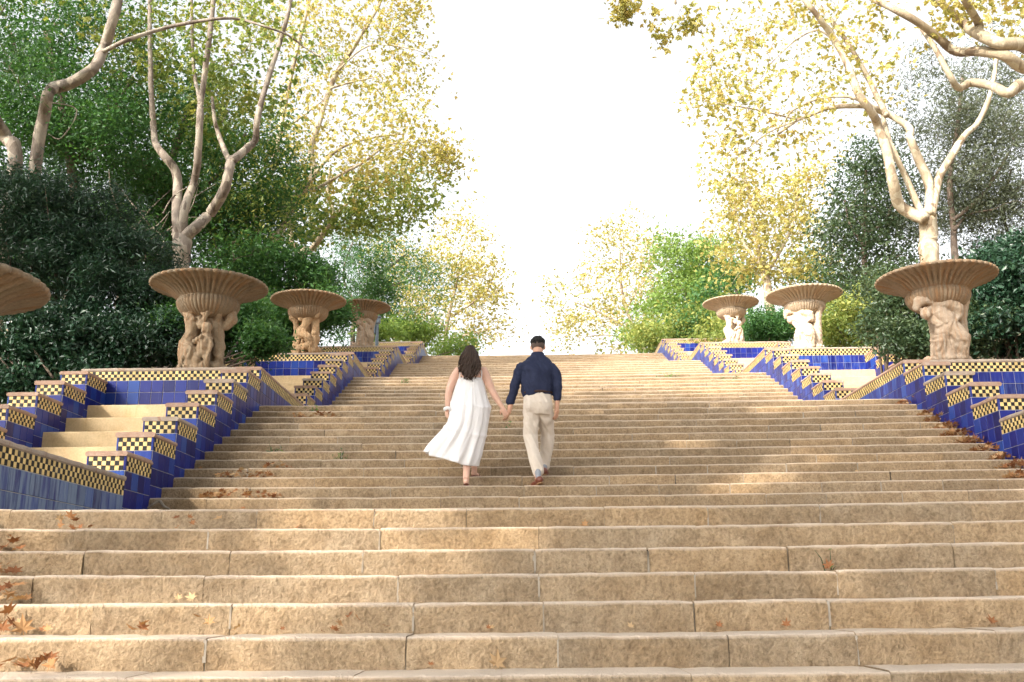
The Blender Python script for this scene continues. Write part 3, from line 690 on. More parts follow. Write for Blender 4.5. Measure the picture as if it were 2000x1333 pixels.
# ---- right bank
Y=24
r1=[to_ground(px_limb([(1817,520),(1814,470),(1812,421)],Y,38,34)),
 px_limb([(1808,428),(1780,417),(1755,398),(1743,351),(1732,296),(1716,250),(1704,222),(1677,183),(1658,133),(1630,78),(1599,35),(1572,0),(1545,-40)],Y,24,9,-.6),
 px_limb([(1804,418),(1794,404),(1771,351),(1751,308),(1736,273),(1726,234),(1722,205)],Y,14,8,.6),
 px_limb([(1814,418),(1816,367),(1798,320),(1778,273),(1775,250),(1740,226),(1704,211),(1673,207),(1619,211),(1580,226),(1556,236),(1520,262)],Y,20,5,.4),
 px_limb([(1732,226),(1716,195),(1693,148),(1662,94),(1626,43),(1591,0),(1565,-40)],Y,12,7,.5),
 px_limb([(1819,420),(1833,351),(1857,308),(1884,265),(1911,238),(1935,180),(1950,90)],Y,18,7,1.0),
 px_limb([(1704,211),(1660,190),(1600,193),(1550,215),(1530,240)],Y,7,3,-.5),
 px_limb([(1640,92),(1600,60),(1560,75),(1530,100),(1500,130)],Y,4,2,.5),px_limb([(1556,236),(1500,260),(1450,300)],Y,4,1.5,.5),px_limb([(1556,234),(1480,215),(1420,205),(1375,195)],Y,4,1.2,-.6)]
tree('plane_tree','pale plane tree with long arching limbs behind the dim warm urn','tree',r1,
 [pxblob(1450,30,70,45,Y,1.5,22,9,.30),pxblob(1480,110,80,50,Y,1.8,29,9,.30),pxblob(1430,180,70,50,Y,1.6,31,9,.28),pxblob(1520,215,90,50,Y,1.8,38,9,.30),pxblob(1600,160,80,60,Y,2,26,9,.30),pxblob(1450,270,65,50,Y,1.5,36,9,.28),pxblob(1560,40,90,50,Y,2,31,9,.30),pxblob(1660,80,70,70,Y,2,26,9,.30),pxblob(1700,170,60,60,Y+1,1.5,22,9,.30),pxblob(1580,270,70,40,Y,1.5,22,9,.28),pxblob(1390,190,45,40,Y,1,12,10,.22),pxblob(1400,120,40,50,Y,1,12,10,.22),pxblob(1620,0,120,40,Y,1.5,34,9,.3)],
 'yellow_leaf',.155,'pale_bark','plane',PT,r0=.010,bend=.35)
Y=13
r0=[to_ground(px_limb([(2470,420),(2420,300),(2270,190),(2130,150),(2060,138)],Y,64,44)),
 px_limb([(2065,140),(2000,90),(1954,86),(1907,66),(1888,51),(1860,25),(1833,0),(1810,-30)],Y,30,10,.4),
 px_limb([(1907,64),(1912,47),(1884,0),(1870,-40)],Y,18,12,-.3),
 px_limb([(2070,150),(2000,133),(1962,109),(1915,101),(1868,101),(1833,74),(1779,35),(1720,6),(1660,-20),(1500,-45),(1330,-30),(1320,8)],Y,26,5,1.0),
 px_limb([(2085,190),(2000,164),(1970,183),(1938,168),(1896,162),(1872,172),(1853,144),(1821,86),(1798,55)],Y,24,8,.5),
 px_limb([(1500,-45),(1320,-70),(1230,-50),(1190,-10)],Y+.8,5,2,.3)]
tree('plane_tree','overhanging smooth-barked plane tree whose boughs enter from outside the stair','tree',r0,
 [pxblob(1905,10,60,30,Y,.6,18,10,.14),pxblob(1840,35,50,25,Y,.6,10,9,.13),pxblob(1320,35,45,32,Y+1,.25,16,10,.10),pxblob(1200,15,35,25,Y+1,.25,16,14,.09),pxblob(1300,75,22,14,Y+1,.2,6,8,.07),pxblob(1985,40,30,40,Y,.6,10,9,.14),pxblob(1750,20,40,25,Y+.5,.5,8,7,.13),pxblob(2150,-100,250,120,Y,2.5,60,20,.3)],
 'yellow_leaf',.11,'pale_bark','plane',PT,r0=.006,maxd=2.5)
tree('olive_tree','grey-green fine-leaved tree with drooping twigs beside the pale plane tree','tree',
 [to_ground(px_limb([(1866,510),(1862,440),(1855,351),(1870,250),(1880,150)],27,14,7)),px_limb([(1862,430),(1920,380),(1970,300)],27,8,4),px_limb([(1864,450),(1890,420),(1940,410)],27,6,3),px_limb([(1985,500),(1960,420),(1975,330)],28,8,4)],
 [pxblob(1840,230,75,60,27,1.8,50,100,.38),pxblob(1900,320,95,100,27.5,1.8,110,110,.38),pxblob(1965,240,60,90,27.5,1.8,70,110,.38),pxblob(1850,400,80,60,28,1.8,70,100,.38),pxblob(1955,430,70,60,28,1.8,70,110,.38),pxblob(1800,150,60,50,28,1.5,24,60,.36),pxblob(1930,140,80,60,28,1.6,40,70,.36)],'olive_leaf',.125,'dark_bark','thin',r0=.012)
tree('evergreen_tree','compact dark evergreen left of the pale plane trunk','tree',
 [to_ground(px_limb([(1690,560),(1688,480),(1690,400),(1692,320)],30,12,5)),px_limb([(1688,480),(1660,440),(1650,390)],30,6,3),px_limb([(1688,460),(1730,430),(1750,370)],30,6,3)],
 [pxblob(1692,320,45,45,30,1.3,50,46,.34),pxblob(1690,400,70,60,30,1.6,90,46,.36),pxblob(1660,470,50,55,30,1.5,70,46,.36),pxblob(1735,470,65,60,30.5,1.5,70,46,.36),pxblob(1750,370,45,60,30.5,1.4,50,42,.36),pxblob(1700,530,80,40,30,1.5,60,46,.36)],'ever_leaf',.115,'dark_bark',r0=.012)
Y=40
tree('plane_tree','yellow plane tree with white trunk standing behind the pale urns','tree',
 [to_ground(px_limb([(1506,625),(1500,570),(1492,530)],Y,20,16)),px_limb([(1492,534),(1480,490),(1470,440),(1462,380),(1450,320)],Y,9,4),px_limb([(1494,532),(1450,470),(1438,420),(1430,360)],Y,8,3.5,.5),px_limb([(1496,536),(1530,480),(1550,430),(1560,360)],Y,8,3.5,-.5)],
 [pxblob(1450,360,65,55,Y,2.3,60,16,.42),pxblob(1510,410,80,60,Y,2.5,80,18,.44),pxblob(1440,450,60,60,Y,2.3,65,18,.42),pxblob(1560,470,60,60,Y,2.3,60,18,.44),pxblob(1500,520,100,40,Y,2.3,70,18,.44),pxblob(1570,370,45,40,Y,2,24,36,.4)],'yellow_leaf',.18,'pale_bark','plane',PT,r0=.015)
Y=52
tree('broadleaf_tree','light green tree rising behind the farthest pale urn','tree',
 [to_ground(px_limb([(1360,690),(1358,620),(1360,560),(1365,500)],Y,8,4)),px_limb([(1358,610),(1330,560),(1310,530)],Y,5,2),px_limb([(1358,600),(1400,560),(1420,520)],Y,5,2)],
 [pxblob(1340,510,65,45,Y,3,80,60,.5),pxblob(1405,530,60,55,Y,3,80,60,.5),pxblob(1320,600,70,55,Y,3,80,60,.5),pxblob(1390,610,60,50,Y-1,3,70,60,.5),pxblob(1290,650,60,30,Y-1,3,50,60,.5)],'lime_leaf',.19,'dark_bark','oval')
tree('broadleaf_tree','deeper green tree showing between the yellow plane and the light green one','tree',
 [to_ground(px_limb([(1440,640),(1440,580),(1430,540)],47,8,4))],
 [pxblob(1420,560,45,40,47,2.2,45,60,.45),pxblob(1590,540,60,50,46,2.2,50,60,.45),pxblob(1350,630,30,35,46,2,30,60,.4),pxblob(1640,580,60,45,42,2.2,50,60,.42)],'green_leaf',.16,'dark_bark','oval')
Y=60
tree('plane_tree','airy golden tree at the stair head with sky showing through its boughs','tree',
 [to_ground(px_limb([(1262,692),(1240,650),(1215,570),(1210,490)],Y,9,4)),px_limb([(1240,650),(1170,610),(1120,590)],Y,5,2),px_limb([(1225,600),(1260,540),(1270,500)],Y,5,2),px_limb([(1250,670),(1190,655),(1130,660)],Y,4,1.5)],
 [pxblob(1210,480,60,55,Y,3.2,70,16,.5),pxblob(1150,580,75,60,Y,3.2,90,16,.52),pxblob(1240,570,60,70,Y,3.2,90,16,.52),pxblob(1115,640,40,40,Y,2.5,40,16,.46),pxblob(1210,650,80,35,Y,3,60,16,.5),pxblob(1280,500,40,50,Y+2,3,26,16,.5)],'yellow_leaf',.20,'pale_bark','plane','golden trees at the stair head',r0=.02)
# shrubs, right
shrub('bush','rounded clipped green bush between the two pale urns','bush',
 [pxblob(1492,640,34,34,36,1.0,110,70,.26),pxblob(1525,648,24,26,35.5,.9,60,70,.25),pxblob(1470,655,20,18,37,.8,40,60,.25)],'green_leaf',.10,stems=8)
shrub('bush','yellow-speckled bush right of the middle pale urn','bush',
 [pxblob(1660,640,60,45,27,.8,120,60,.25),pxblob(1720,620,50,60,27,.8,110,60,.25),pxblob(1620,650,40,30,28,.7,60,60,.24)],'ygreen_leaf',.10,stems=18)
shrub('bush','mixed green bush directly behind the dim warm urn','bush',
 [pxblob(1750,610,60,70,20.5,.7,150,60,.18),pxblob(1780,660,60,35,19.5,.5,90,60,.17),pxblob(1900,640,60,50,19.5,.6,120,60,.17),pxblob(1740,560,50,40,22,.7,60,60,.2)],'ever_leaf',.085,stems=20)
shrub('pittosporum_shrub','dark glossy shrub filling the corner right of the dim warm urn','shrub',
 [pxblob(1930,560,60,60,19.5,.8,130,70,.18),pxblob(1985,600,50,90,19.5,.8,150,70,.18),pxblob(1920,640,40,40,19.2,.5,60,70,.16),pxblob(1990,520,50,50,20,.8,70,70,.18)],'dark_leaf',.10,stems=12)
shrub('bush','sunlit yellow undergrowth below the light green tree','bush',
 [pxblob(1290,660,60,25,48,1.5,60,60,.42),pxblob(1360,640,60,35,46,1.5,70,60,.42),pxblob(1410,650,40,30,42,1.2,50,60,.36)],'ygreen_leaf',.16,stems=6)
# ---- trees beside and behind the photographer that shade the near steps
def shade_tree(x,y,h,cr,n,cx,cy,label):
    z=gz(x,y)-.2 if abs(x)>6 else 0
    base=Vector((x,y,z)); top_=Vector((cx,cy,h))
    limbs=[([base,base.lerp(top_,.45)+Vector((-.4,0,.8)),top_],[.32,.26,.12]),([base.lerp(top_,.5),base.lerp(top_,.75)+Vector((1.5,.5,.3)),top_+Vector((2.2,1,.6))],[.15,.1,.05]),([base.lerp(top_,.5),base.lerp(top_,.75)+Vector((-1.5,.5,.3)),top_+Vector((-2.2,-1,.6))],[.15,.1,.05])]
    bl=[]
    for i in range(7):
        a=i*2*math.pi/7; q=.6*cr
        bl.append((top_+Vector((math.cos(a)*q,math.sin(a)*q,random.uniform(-.5,.8))),(cr*.5,cr*.5,cr*.3),n,26,.42))
    bl.append((top_+Vector((0,0,.5)),(cr*.55,cr*.55,cr*.35),n,26,.42))
    return tree('shade_tree',label,'tree',limbs,bl,'green_leaf',.26,'plane_bark','oval','tall trees shading the foot of the stair',tw=False)
for (hx,hy,hr) in [(690,1000,.36),(770,1000,.34),(620,1040,.3),(800,1085,.34),(700,1085,.36),(640,1130,.34),(540,1180,.36),(420,1180,.3),(330,1225,.36),(130,1230,.34),(560,1240,.3),(1000,1040,.2),(1480,930,.34),(1560,900,.34),(1420,950,.28),(1590,785,.4),(1500,795,.3),(1660,780,.34),(1350,870,.25)]:
    h_=riser_at(hx,hy)
    if h_: SUNHOLES.append((h_[2],hr*1.15))  # gaps cut in the unseen crowns so sun patches fall on chosen spots
for a_ in SHADE: shade_tree(*a_,'unseen tall tree shading the lower flight, sun gaps cut in its crown')
SUNHOLES.clear()
# ---------------------------------------------------------------- sculpting helpers: capsules and ellipsoids fused by a voxel remesh
def sph(n=10,m_=14):
    V=[];F=[]
    for i in range(n+1):
        a=math.pi*i/n
        for j in range(m_): b=2*math.pi*j/m_; V.append((math.sin(a)*math.cos(b),math.sin(a)*math.sin(b),math.cos(a)))
    for i in range(n):
        for j in range(m_): k=(j+1)%m_; F.append((i*m_+j,(i+1)*m_+j,(i+1)*m_+k,i*m_+k))
    return V,F
SPV,SPF=sph()
class Clay:
    def __init__(s): s.v=[]; s.f=[]
    def add(s,V,F): b=len(s.v); s.v+=V; s.f+=[tuple(b+i for i in q) for q in F]
    def ell(s,c,r,rot=None):
        c=Vector(c); Rm=rot if rot is not None else Matrix.Identity(3)
        s.add([c+Rm@Vector((x*r[0],y*r[1],z*r[2])) for x,y,z in SPV],SPF)
    def cap(s,a,b,ra,rb,flat=1.0):
        a=Vector(a);b=Vector(b); d=b-a; L=d.length
        if L<1e-5: return s.ell(a,(ra,ra,ra))
        q=d.to_track_quat('Z','Y').to_matrix(); V=[]
        for x,y,z in SPV:
            r=rb if z>=0 else ra; V.append((b if z>1e-6 else a if z<-1e-6 else b)+q@Vector((x*r,y*r*flat,z*r)))
        # split the equator: two rings
        V=[];F=[]; n=6;m_=14
        for (cen,r,a0,a1) in ((a,ra,math.pi,math.pi/2),(b,rb,math.pi/2,0)):
            for i in range(n+1):
                t=a0+(a1-a0)*i/n
                for j in range(m_): u=2*math.pi*j/m_; V.append(cen+q@Vector((math.sin(t)*math.cos(u)*r,math.sin(t)*math.sin(u)*r*flat,math.cos(t)*r)))
        for i in range(2*n+1):
            for j in range(m_): k=(j+1)%m_; F.append((i*m_+j,i*m_+k,(i+1)*m_+k,(i+1)*m_+j))
        s.add(V,F)
    def chain(s,pts,rad,flat=1.0):
        for i in range(len(pts)-1): s.cap(pts[i],pts[i+1],rad[i],rad[i+1],flat)
    def loft(s,rings):
        """rings: (centre, half width x, half depth y); closed elliptical loft"""
        m_=20;V=[];F=[]
        for c,rx,ry in rings:
            c=Vector(c)
            for j in range(m_): u=2*math.pi*j/m_; V.append(c+Vector((math.cos(u)*rx,math.sin(u)*ry,0)))
        for i in range(len(rings)-1):
            for j in range(m_): k=(j+1)%m_; F.append((i*m_+j,i*m_+k,(i+1)*m_+k,(i+1)*m_+j))
        F.append(tuple(range(m_))[::-1]); F.append(tuple((len(rings)-1)*m_+j for j in range(m_)))
        s.add(V,F)
    def build(s,name,mat,parent,inv,voxel=.012,smooth=6,wr=None):
        me=bpy.data.meshes.new(name); me.from_pydata([tuple(v) for v in s.v],[],s.f); me.update()
        tmp=bpy.data.objects.new('tmp',me); COL.objects.link(tmp)
        r=tmp.modifiers.new('r','REMESH'); r.mode='VOXEL'; r.voxel_size=voxel
        if smooth:
            sm=tmp.modifiers.new('s','SMOOTH'); sm.factor=.5; sm.iterations=smooth
        dg=bpy.context.evaluated_depsgraph_get(); me2=bpy.data.meshes.new_from_object(tmp.evaluated_get(dg),depsgraph=dg)
        bpy.data.objects.remove(tmp); bpy.data.meshes.remove(me)
        if wr: # wrinkle displacement along normals
            n=len(me2.vertices); co=np.zeros(n*3); me2.vertices.foreach_get('co',co); no=np.zeros(n*3); me2.vertices.foreach_get('normal',no)
            co=co.reshape(-1,3); no=no.reshape(-1,3); co+=no*np.array([wr(Vector(c)) for c in co])[:,None]
            me2.vertices.foreach_set('co',co.ravel().astype(np.float32)); me2.update()
        me2.name=name; me2.materials.clear(); me2.materials.append(mat)
        me2.polygons.foreach_set('use_smooth',np.ones(len(me2.polygons),dtype=bool)); me2.update()
        return link(name,me2,parent,inv)
# ---------------------------------------------------------------- urns
def m_urn(name,c1,c2,st,amt):
    m_,t,b,o=new_mat(name); tc=N(t,'TexCoord').outputs['Object']
    sx=N(t,'SeparateXYZ'); t.links.new(tc,sx.inputs[0])
    an=math_n(t,'ARCTAN2',sx.outputs[1],sx.outputs[0]); rr=N(t,'Vector Math'.replace(' ','')); rr.operation='LENGTH'; t.links.new(tc,rr.inputs[0])
    cb=N(t,'CombineXYZ'); t.links.new(math_n(t,'MULTIPLY',an,9),cb.inputs[0]); t.links.new(rr.outputs['Value'],cb.inputs[1]); t.links.new(objrnd(t),cb.inputs[2])
    s=noise_n(t,1.5,5,.7,cb.outputs[0]); p=pos(t); n=noise_n(t,6,6,.65,p); f=noise_n(t,45,4,.7,p)
    c=mixc(t,ramp(t,n.outputs[0],[(.3,(0,0,0)),(.7,(1,1,1))]).outputs[0],c1,c2)
    n3=noise_n(t,3.1,4,.6,p,.5)
    k=math_n(t,'MULTIPLY',ramp(t,s.outputs[0],[(.44,(0,0,0)),(.62,(1,1,1))]).outputs[0],ramp(t,n3.outputs[0],[(.3,(.2,.2,.2)),(.65,(1,1,1))]).outputs[0])
    c=mixc(t,math_n(t,'MULTIPLY',k,amt),c,st)
    d=noise_n(t,2.4,6,.7,p,.6); c=mixc(t,math_n(t,'MULTIPLY',ramp(t,d.outputs[0],[(.55,(0,0,0)),(.7,(1,1,1))]).outputs[0],.45),c,(.10,.07,.045))
    c=mixc(t,.6,c,ramp(t,f.outputs[0],[(.3,(.65,.65,.65)),(.6,(1.05,1.05,1.05))]).outputs[0],'MULTIPLY')
    t.links.new(c,b.inputs['Base Color']); b.inputs['Roughness'].default_value=.9; b.inputs['Specular IOR Level'].default_value=.2
    bump(t,b,math_n(t,'ADD',n.outputs[0],math_n(t,'MULTIPLY',f.outputs[0],.5)),.5,.015); return m_
M['urn_brown']=m_urn('stained_brown_stone',(.25,.19,.125),(.34,.265,.18),(.29,.13,.05),.6)
M['urn_orange']=m_urn('ochre_stone',(.36,.24,.135),(.44,.31,.185),(.36,.17,.06),.7)
M['urn_grey']=m_urn('grey_beige_stone',(.33,.26,.19),(.42,.34,.26),(.36,.18,.07),.65)
M['urn_pale']=m_urn('pale_limestone',(.50,.40,.30),(.60,.50,.39),(.42,.26,.12),.45)
M['urn_brown_bowl']=m_urn('urn_brown_bowl',(.20,.155,.105),(.27,.215,.15),(.25,.12,.045),.6)  # bowls darker than their figures: underside shade put into the colour, besides patina
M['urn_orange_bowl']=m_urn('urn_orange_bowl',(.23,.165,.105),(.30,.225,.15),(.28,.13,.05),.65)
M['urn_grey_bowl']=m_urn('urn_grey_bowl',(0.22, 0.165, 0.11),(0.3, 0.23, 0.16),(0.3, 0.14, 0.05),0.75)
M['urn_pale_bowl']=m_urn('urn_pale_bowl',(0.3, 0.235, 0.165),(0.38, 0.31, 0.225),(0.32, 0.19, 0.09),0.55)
BOWL=None
def bowl_mesh():
    NF=46; SEG=NF*8
    pr=[(.0,1.36,0),(.45,1.38,0),(.80,1.44,.0),(.93,1.50,.25),(.955,1.525,.7),(.975,1.515,1),(.982,1.49,1),(.968,1.468,1),(.93,1.456,.9),(.86,1.436,.9),(.76,1.402,.95),(.66,1.355,1),(.585,1.30,1),(.55,1.262,.8),(.50,1.25,.2),(.49,1.235,.3),(.515,1.215,.9),(.525,1.175,1),(.515,1.12,1),(.48,1.055,1),(.425,1.0,1),(.35,.955,.8),(.28,.93,.3),(.22,.91,0),(.0,.90,0)]
    V=np.zeros((len(pr),SEG,3))
    th=np.arange(SEG)/SEG*2*np.pi; fl=np.abs(np.sin(th*NF/2))**.7
    for i,(r,z,a) in enumerate(pr):
        amp=(.034 if r>.9 else .05*r)*a
        rr=r-amp*(1-fl)
        zz=z+ (0.045*(1-fl)*a if .54<r<.955 and z<1.46 else 0)
        V[i,:,0]=rr*np.cos(th); V[i,:,1]=rr*np.sin(th); V[i,:,2]=zz
    n=len(pr); idx=np.arange(n*SEG).reshape(n,SEG); nx=np.roll(idx,-1,axis=1)
    Q=np.stack([idx[:-1],idx[1:],nx[1:],nx[:-1]],-1).reshape(-1,4)
    return V.reshape(-1,3),Q
def drap(c,r):
    return lambda p:.007*math.sin(p.z*55+9*mnoise.noise(p*4))+.006*mnoise.noise(p*22)
def fig_A(c):
    h=lambda x,y,z:(x,y,z)
    c.chain([(0,0,0),(0,.03,.5),(0,.03,.98)],[.24,.17,.2])
    c.ell((-.29,-.14,1.13),(.075,.08,.09)); c.cap((-.28,-.13,1.07),(-.25,-.13,1.0),.05,.06)
    c.chain([(-.31,-.16,.97),(-.15,-.30,1.0),(-.17,-.33,1.27)],[.062,.05,.036]); c.ell((-.17,-.34,1.30),(.035,.03,.045))
    c.chain([(-.22,-.16,.92),(-.18,-.2,.78),(-.19,-.19,.62),(-.23,-.17,.48)],[.12,.115,.10,.135]); c.ell((-.14,-.29,.85),(.045,.045,.045)); c.ell((-.24,-.28,.86),(.045,.045,.045))
    c.chain([(-.24,-.2,.46),(-.14,-.33,.28),(-.13,-.30,.05)],[.12,.09,.06]); c.chain([(-.28,-.14,.46),(-.30,-.2,.28),(-.27,-.22,.04)],[.12,.085,.06])
    c.chain([(-.06,-.17,.93),(-.01,-.30,.72),(.10,-.33,.95)],[.065,.052,.036])
    for x in (-.3,-.2,-.1): c.chain([(-.2,-.22,.5),(x+.05,-.3,.25),(x,-.32,.02)],[.05,.05,.045])
    c.ell((.11,-.35,.66),(.082,.08,.095)); c.ell((.11,-.33,.70),(.092,.085,.08))
    c.chain([(.10,-.30,.55),(.07,-.31,.40),(.06,-.28,.27)],[.085,.115,.11]); c.chain([(.02,-.3,.25),(-.02,-.38,.14),(-.01,-.33,.02)],[.075,.06,.045]); c.chain([(.12,-.28,.25),(.15,-.36,.15),(.14,-.32,.02)],[.07,.058,.042])
    c.chain([(.03,-.32,.5),(-.06,-.37,.45),(.06,-.41,.52)],[.05,.042,.032]); c.chain([(.17,-.32,.5),(.2,-.34,.36),(.17,-.36,.27)],[.045,.04,.03])
    c.chain([(.19,-.08,.88),(.26,-.20,1.02),(.29,-.30,1.17)],[.075,.06,.04]); c.ell((.29,-.32,1.2),(.035,.03,.04))
    c.chain([(.15,-.02,.92),(.2,-.05,.62),(.22,-.05,.42)],[.13,.12,.13]); c.chain([(.25,-.08,.42),(.28,-.14,.22),(.27,-.1,.03)],[.11,.085,.07])
    c.chain([(.40,.0,1.02),(.42,-.03,.9),(.34,-.04,.78)],[.09,.10,.07]); c.chain([(-.1,-.25,1.05),(.05,-.32,.93),(.2,-.26,1.0)],[.04,.045,.04])
    for i in range(9): a=i*.7; c.ell((.3*math.cos(a),.24*math.sin(a)-.05,.05),(.11,.1,.09))
def fig_B(c):
    c.chain([(0,0,0),(0,.03,.5),(0,.03,.98)],[.25,.18,.2])
    c.ell((.22,-.26,1.17),(.078,.082,.095)); c.cap((.19,-.24,1.1),(.13,-.22,1.04),.05,.06)
    c.chain([(.07,-.22,1.0),(.02,-.24,.86),(-.02,-.25,.72),(-.12,-.24,.58)],[.125,.115,.10,.145])
    c.chain([(.17,-.24,1.0),(.30,-.3,.98),(.38,-.28,1.27)],[.06,.05,.034]); c.ell((.385,-.28,1.30),(.035,.03,.04))
    c.chain([(-.03,-.22,1.02),(-.13,-.3,.90),(-.20,-.22,1.0)],[.06,.05,.038])
    c.chain([(-.10,-.27,.55),(.09,-.36,.42),(.18,-.30,.06)],[.135,.10,.06]); c.chain([(-.2,-.2,.55),(-.24,-.22,.38),(-.24,-.2,.04)],[.11,.09,.07])
    c.chain([(-.37,-.1,1.1),(-.36,-.14,1.0),(-.28,-.14,.9),(-.24,-.1,.6)],[.085,.1,.07,.08])
    c.ell((.23,-.25,.55),(.08,.08,.09)); c.chain([(.23,-.22,.46),(.22,-.22,.33),(.25,-.2,.08)],[.085,.10,.09])
    c.chain([(.2,-.1,.95),(.22,-.1,.7),(.24,-.1,.4)],[.13,.11,.12])
    for i in range(11): a=i*.61; c.ell((.31*math.cos(a),.26*math.sin(a)-.06,.07+.06*(i%3)),(.1,.1,.09))
    for x in (-.2,-.12,.0): c.chain([(x,-.26,.5),(x-.06,-.3,.25),(x-.02,-.32,.03)],[.04,.045,.04])
def fig_C(c):
    c.chain([(0,0,0),(0,.03,.5),(0,.03,.98)],[.24,.18,.2])
    c.ell((-.33,-.25,.82),(.095,.1,.11)); c.ell((-.33,-.31,.78),(.05,.05,.06)); c.cap((-.28,-.22,.86),(-.18,-.2,.93),.07,.08)
    c.chain([(-.45,-.18,.94),(-.42,-.22,1.04),(-.30,-.26,1.06),(-.12,-.3,1.03),(.04,-.3,1.10)],[.07,.085,.09,.08,.04])
    c.chain([(-.15,-.25,.95),(.02,-.3,.98),(.16,-.28,.9),(.18,-.24,.78)],[.1,.12,.11,.1])
    c.chain([(-.12,-.27,.82),(-.02,-.30,.72),(.04,-.28,.55)],[.12,.13,.14])
    c.chain([(.10,-.3,.96),(.22,-.26,.80),(.1,-.36,.68)],[.075,.06,.04]); c.chain([(-.25,-.25,.72),(-.18,-.3,.62),(-.1,-.3,.56)],[.06,.055,.05])
    c.chain([(.08,-.28,.52),(.16,-.36,.36),(.17,-.28,.08)],[.15,.13,.08]); c.chain([(-.08,-.24,.54),(-.17,-.3,.34),(-.21,-.26,.06)],[.13,.10,.07])
    c.ell((.38,-.12,1.05),(.09,.09,.1)); c.chain([(.36,-.1,.98),(.30,-.08,.8),(.26,-.05,.4),(.26,-.05,.05)],[.09,.11,.13,.11])
    for x in (-.12,-.04,.03): c.chain([(x,-.26,.55),(x-.01,-.29,.3),(x-.02,-.3,.03)],[.055,.055,.05])
    for i in range(10): a=i*.65; c.ell((.29*math.cos(a),.25*math.sin(a)-.05,.05),(.11,.1,.08))
bv,bq=bowl_mesh()
FIG={}
def urn(label,k,s,u,mat,fig,rz,dy=0.0,dz=0.0):
    Yt,Zt=top(k); X=(XL if s<0 else XR)+s*u*T; loc=Vector((X,Yt+1.05*T+dy,Zt+3.62*R_+.054+dz))
    root=empty('figure_urn',loc,label,'urn','carved bowl urns on the back walls')
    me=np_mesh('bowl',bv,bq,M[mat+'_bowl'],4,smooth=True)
    b=link('bowl',me,root); b.rotation_euler=(0,0,rz*.7)
    key=(fig,mat)
    if key not in FIG:
        c=Clay(); {'A':fig_A,'B':fig_B,'C':fig_C}[fig](c)
        FIG[key]=c.build('carved_figures',M[mat],root,None,.0125,3,lambda p:.0075*math.sin(p.x*62+p.z*16+9*mnoise.noise(p*5))*(1 if p.z<.62 else .3)+.009*mnoise.noise(p*17)).data
        o=[ch for ch in root.children if ch.name.startswith('carved_figures')][0]
    else: o=link('carved_figures',FIG[key],root)
    o.rotation_euler=(0,0,rz)
    return root
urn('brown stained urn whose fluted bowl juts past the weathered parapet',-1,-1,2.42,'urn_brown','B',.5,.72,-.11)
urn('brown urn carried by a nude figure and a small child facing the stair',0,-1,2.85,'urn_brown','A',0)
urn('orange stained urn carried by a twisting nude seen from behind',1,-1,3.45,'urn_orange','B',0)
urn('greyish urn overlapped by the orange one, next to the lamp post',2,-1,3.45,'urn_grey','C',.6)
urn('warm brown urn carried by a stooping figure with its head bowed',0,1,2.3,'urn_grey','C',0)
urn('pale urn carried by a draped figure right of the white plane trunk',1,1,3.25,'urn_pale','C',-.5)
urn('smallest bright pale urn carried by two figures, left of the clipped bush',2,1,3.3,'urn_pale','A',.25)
# ---------------------------------------------------------------- people
def m_cloth(name,col,col2,rough=.85,transl=0,weave=220,bm=.15,spec=.2):
    m_,t,b,o=new_mat(name); tc=N(t,'TexCoord').outputs['Object']
    n=noise_n(t,7,4,.6,tc); c=mixc(t,n.outputs[0],col,col2); f=noise_n(t,weave,2,.5,tc)
    t.links.new(c,b.inputs['Base Color']); b.inputs['Roughness'].default_value=rough; b.inputs['Specular IOR Level'].default_value=spec
    w_=noise_n(t,18,3,.6,tc,.6); bump(t,b,math_n(t,'ADD',math_n(t,'MULTIPLY',w_.outputs[0],1.),math_n(t,'MULTIPLY',f.outputs[0],.15)),bm,.02)
    if transl:
        tr=N(t,'BsdfTranslucent'); t.links.new(c,tr.inputs[0]); mx=N(t,'MixShader'); mx.inputs[0].default_value=transl
        t.links.new(b.outputs[0],mx.inputs[1]); t.links.new(tr.outputs[0],mx.inputs[2]); t.links.new(mx.outputs[0],o.inputs[0])
    return m_
def m_skin(name,c1,c2):
    m_,t,b,o=new_mat(name); tc=N(t,'TexCoord').outputs['Object']; n=noise_n(t,14,4,.6,tc)
    t.links.new(mixc(t,n.outputs[0],c1,c2),b.inputs['Base Color']); b.inputs['Roughness'].default_value=.5
    b.inputs['Subsurface Weight'].default_value=.12; b.inputs['Subsurface Radius'].default_value=(.02,.008,.004); return m_
M['skin_m']=m_skin('skin_tan',(.46,.25,.16),(.54,.31,.21)); M['skin_w']=m_skin('skin_light',(.56,.33,.24),(.64,.40,.30))
M['navy']=m_cloth('navy_linen',(.012,.016,.040),(.022,.028,.060),.8,0,260,.35)
M['chino']=m_cloth('stone_chino',(.50,.43,.36),(.60,.53,.45),.85,0,260,.35)
M['white']=m_cloth('white_cotton',(.80,.78,.78),(.86,.84,.83),.9,.22,200,.12)
M['hair_b']=m_cloth('black_hair',(.006,.005,.005),(.014,.012,.010),.6,0,300,.5,.25)
M['hair_w']=m_cloth('dark_brown_hair',(.014,.008,.005),(.045,.024,.014),.55,0,200,.4,.25)
M['fade']=m_cloth('shaved_hair',(.075,.052,.043),(.12,.085,.07),.7,0,300,.3)
M['leather']=m_cloth('brown_leather',(.10,.025,.012),(.16,.045,.02),.35,0,60,.1,.5)
M['sole']=m_cloth('tan_sole',(.22,.13,.06),(.28,.17,.09),.7); M['sock']=m_cloth('grey_sock',(.20,.215,.24),(.26,.27,.29),.9)
M['belt']=m_cloth('dark_belt',(.025,.012,.008),(.05,.025,.015),.5)
YT,ZT=top(0)
def tread(i): return YT-i*T, ZT-i*R_+sag(.3,0)
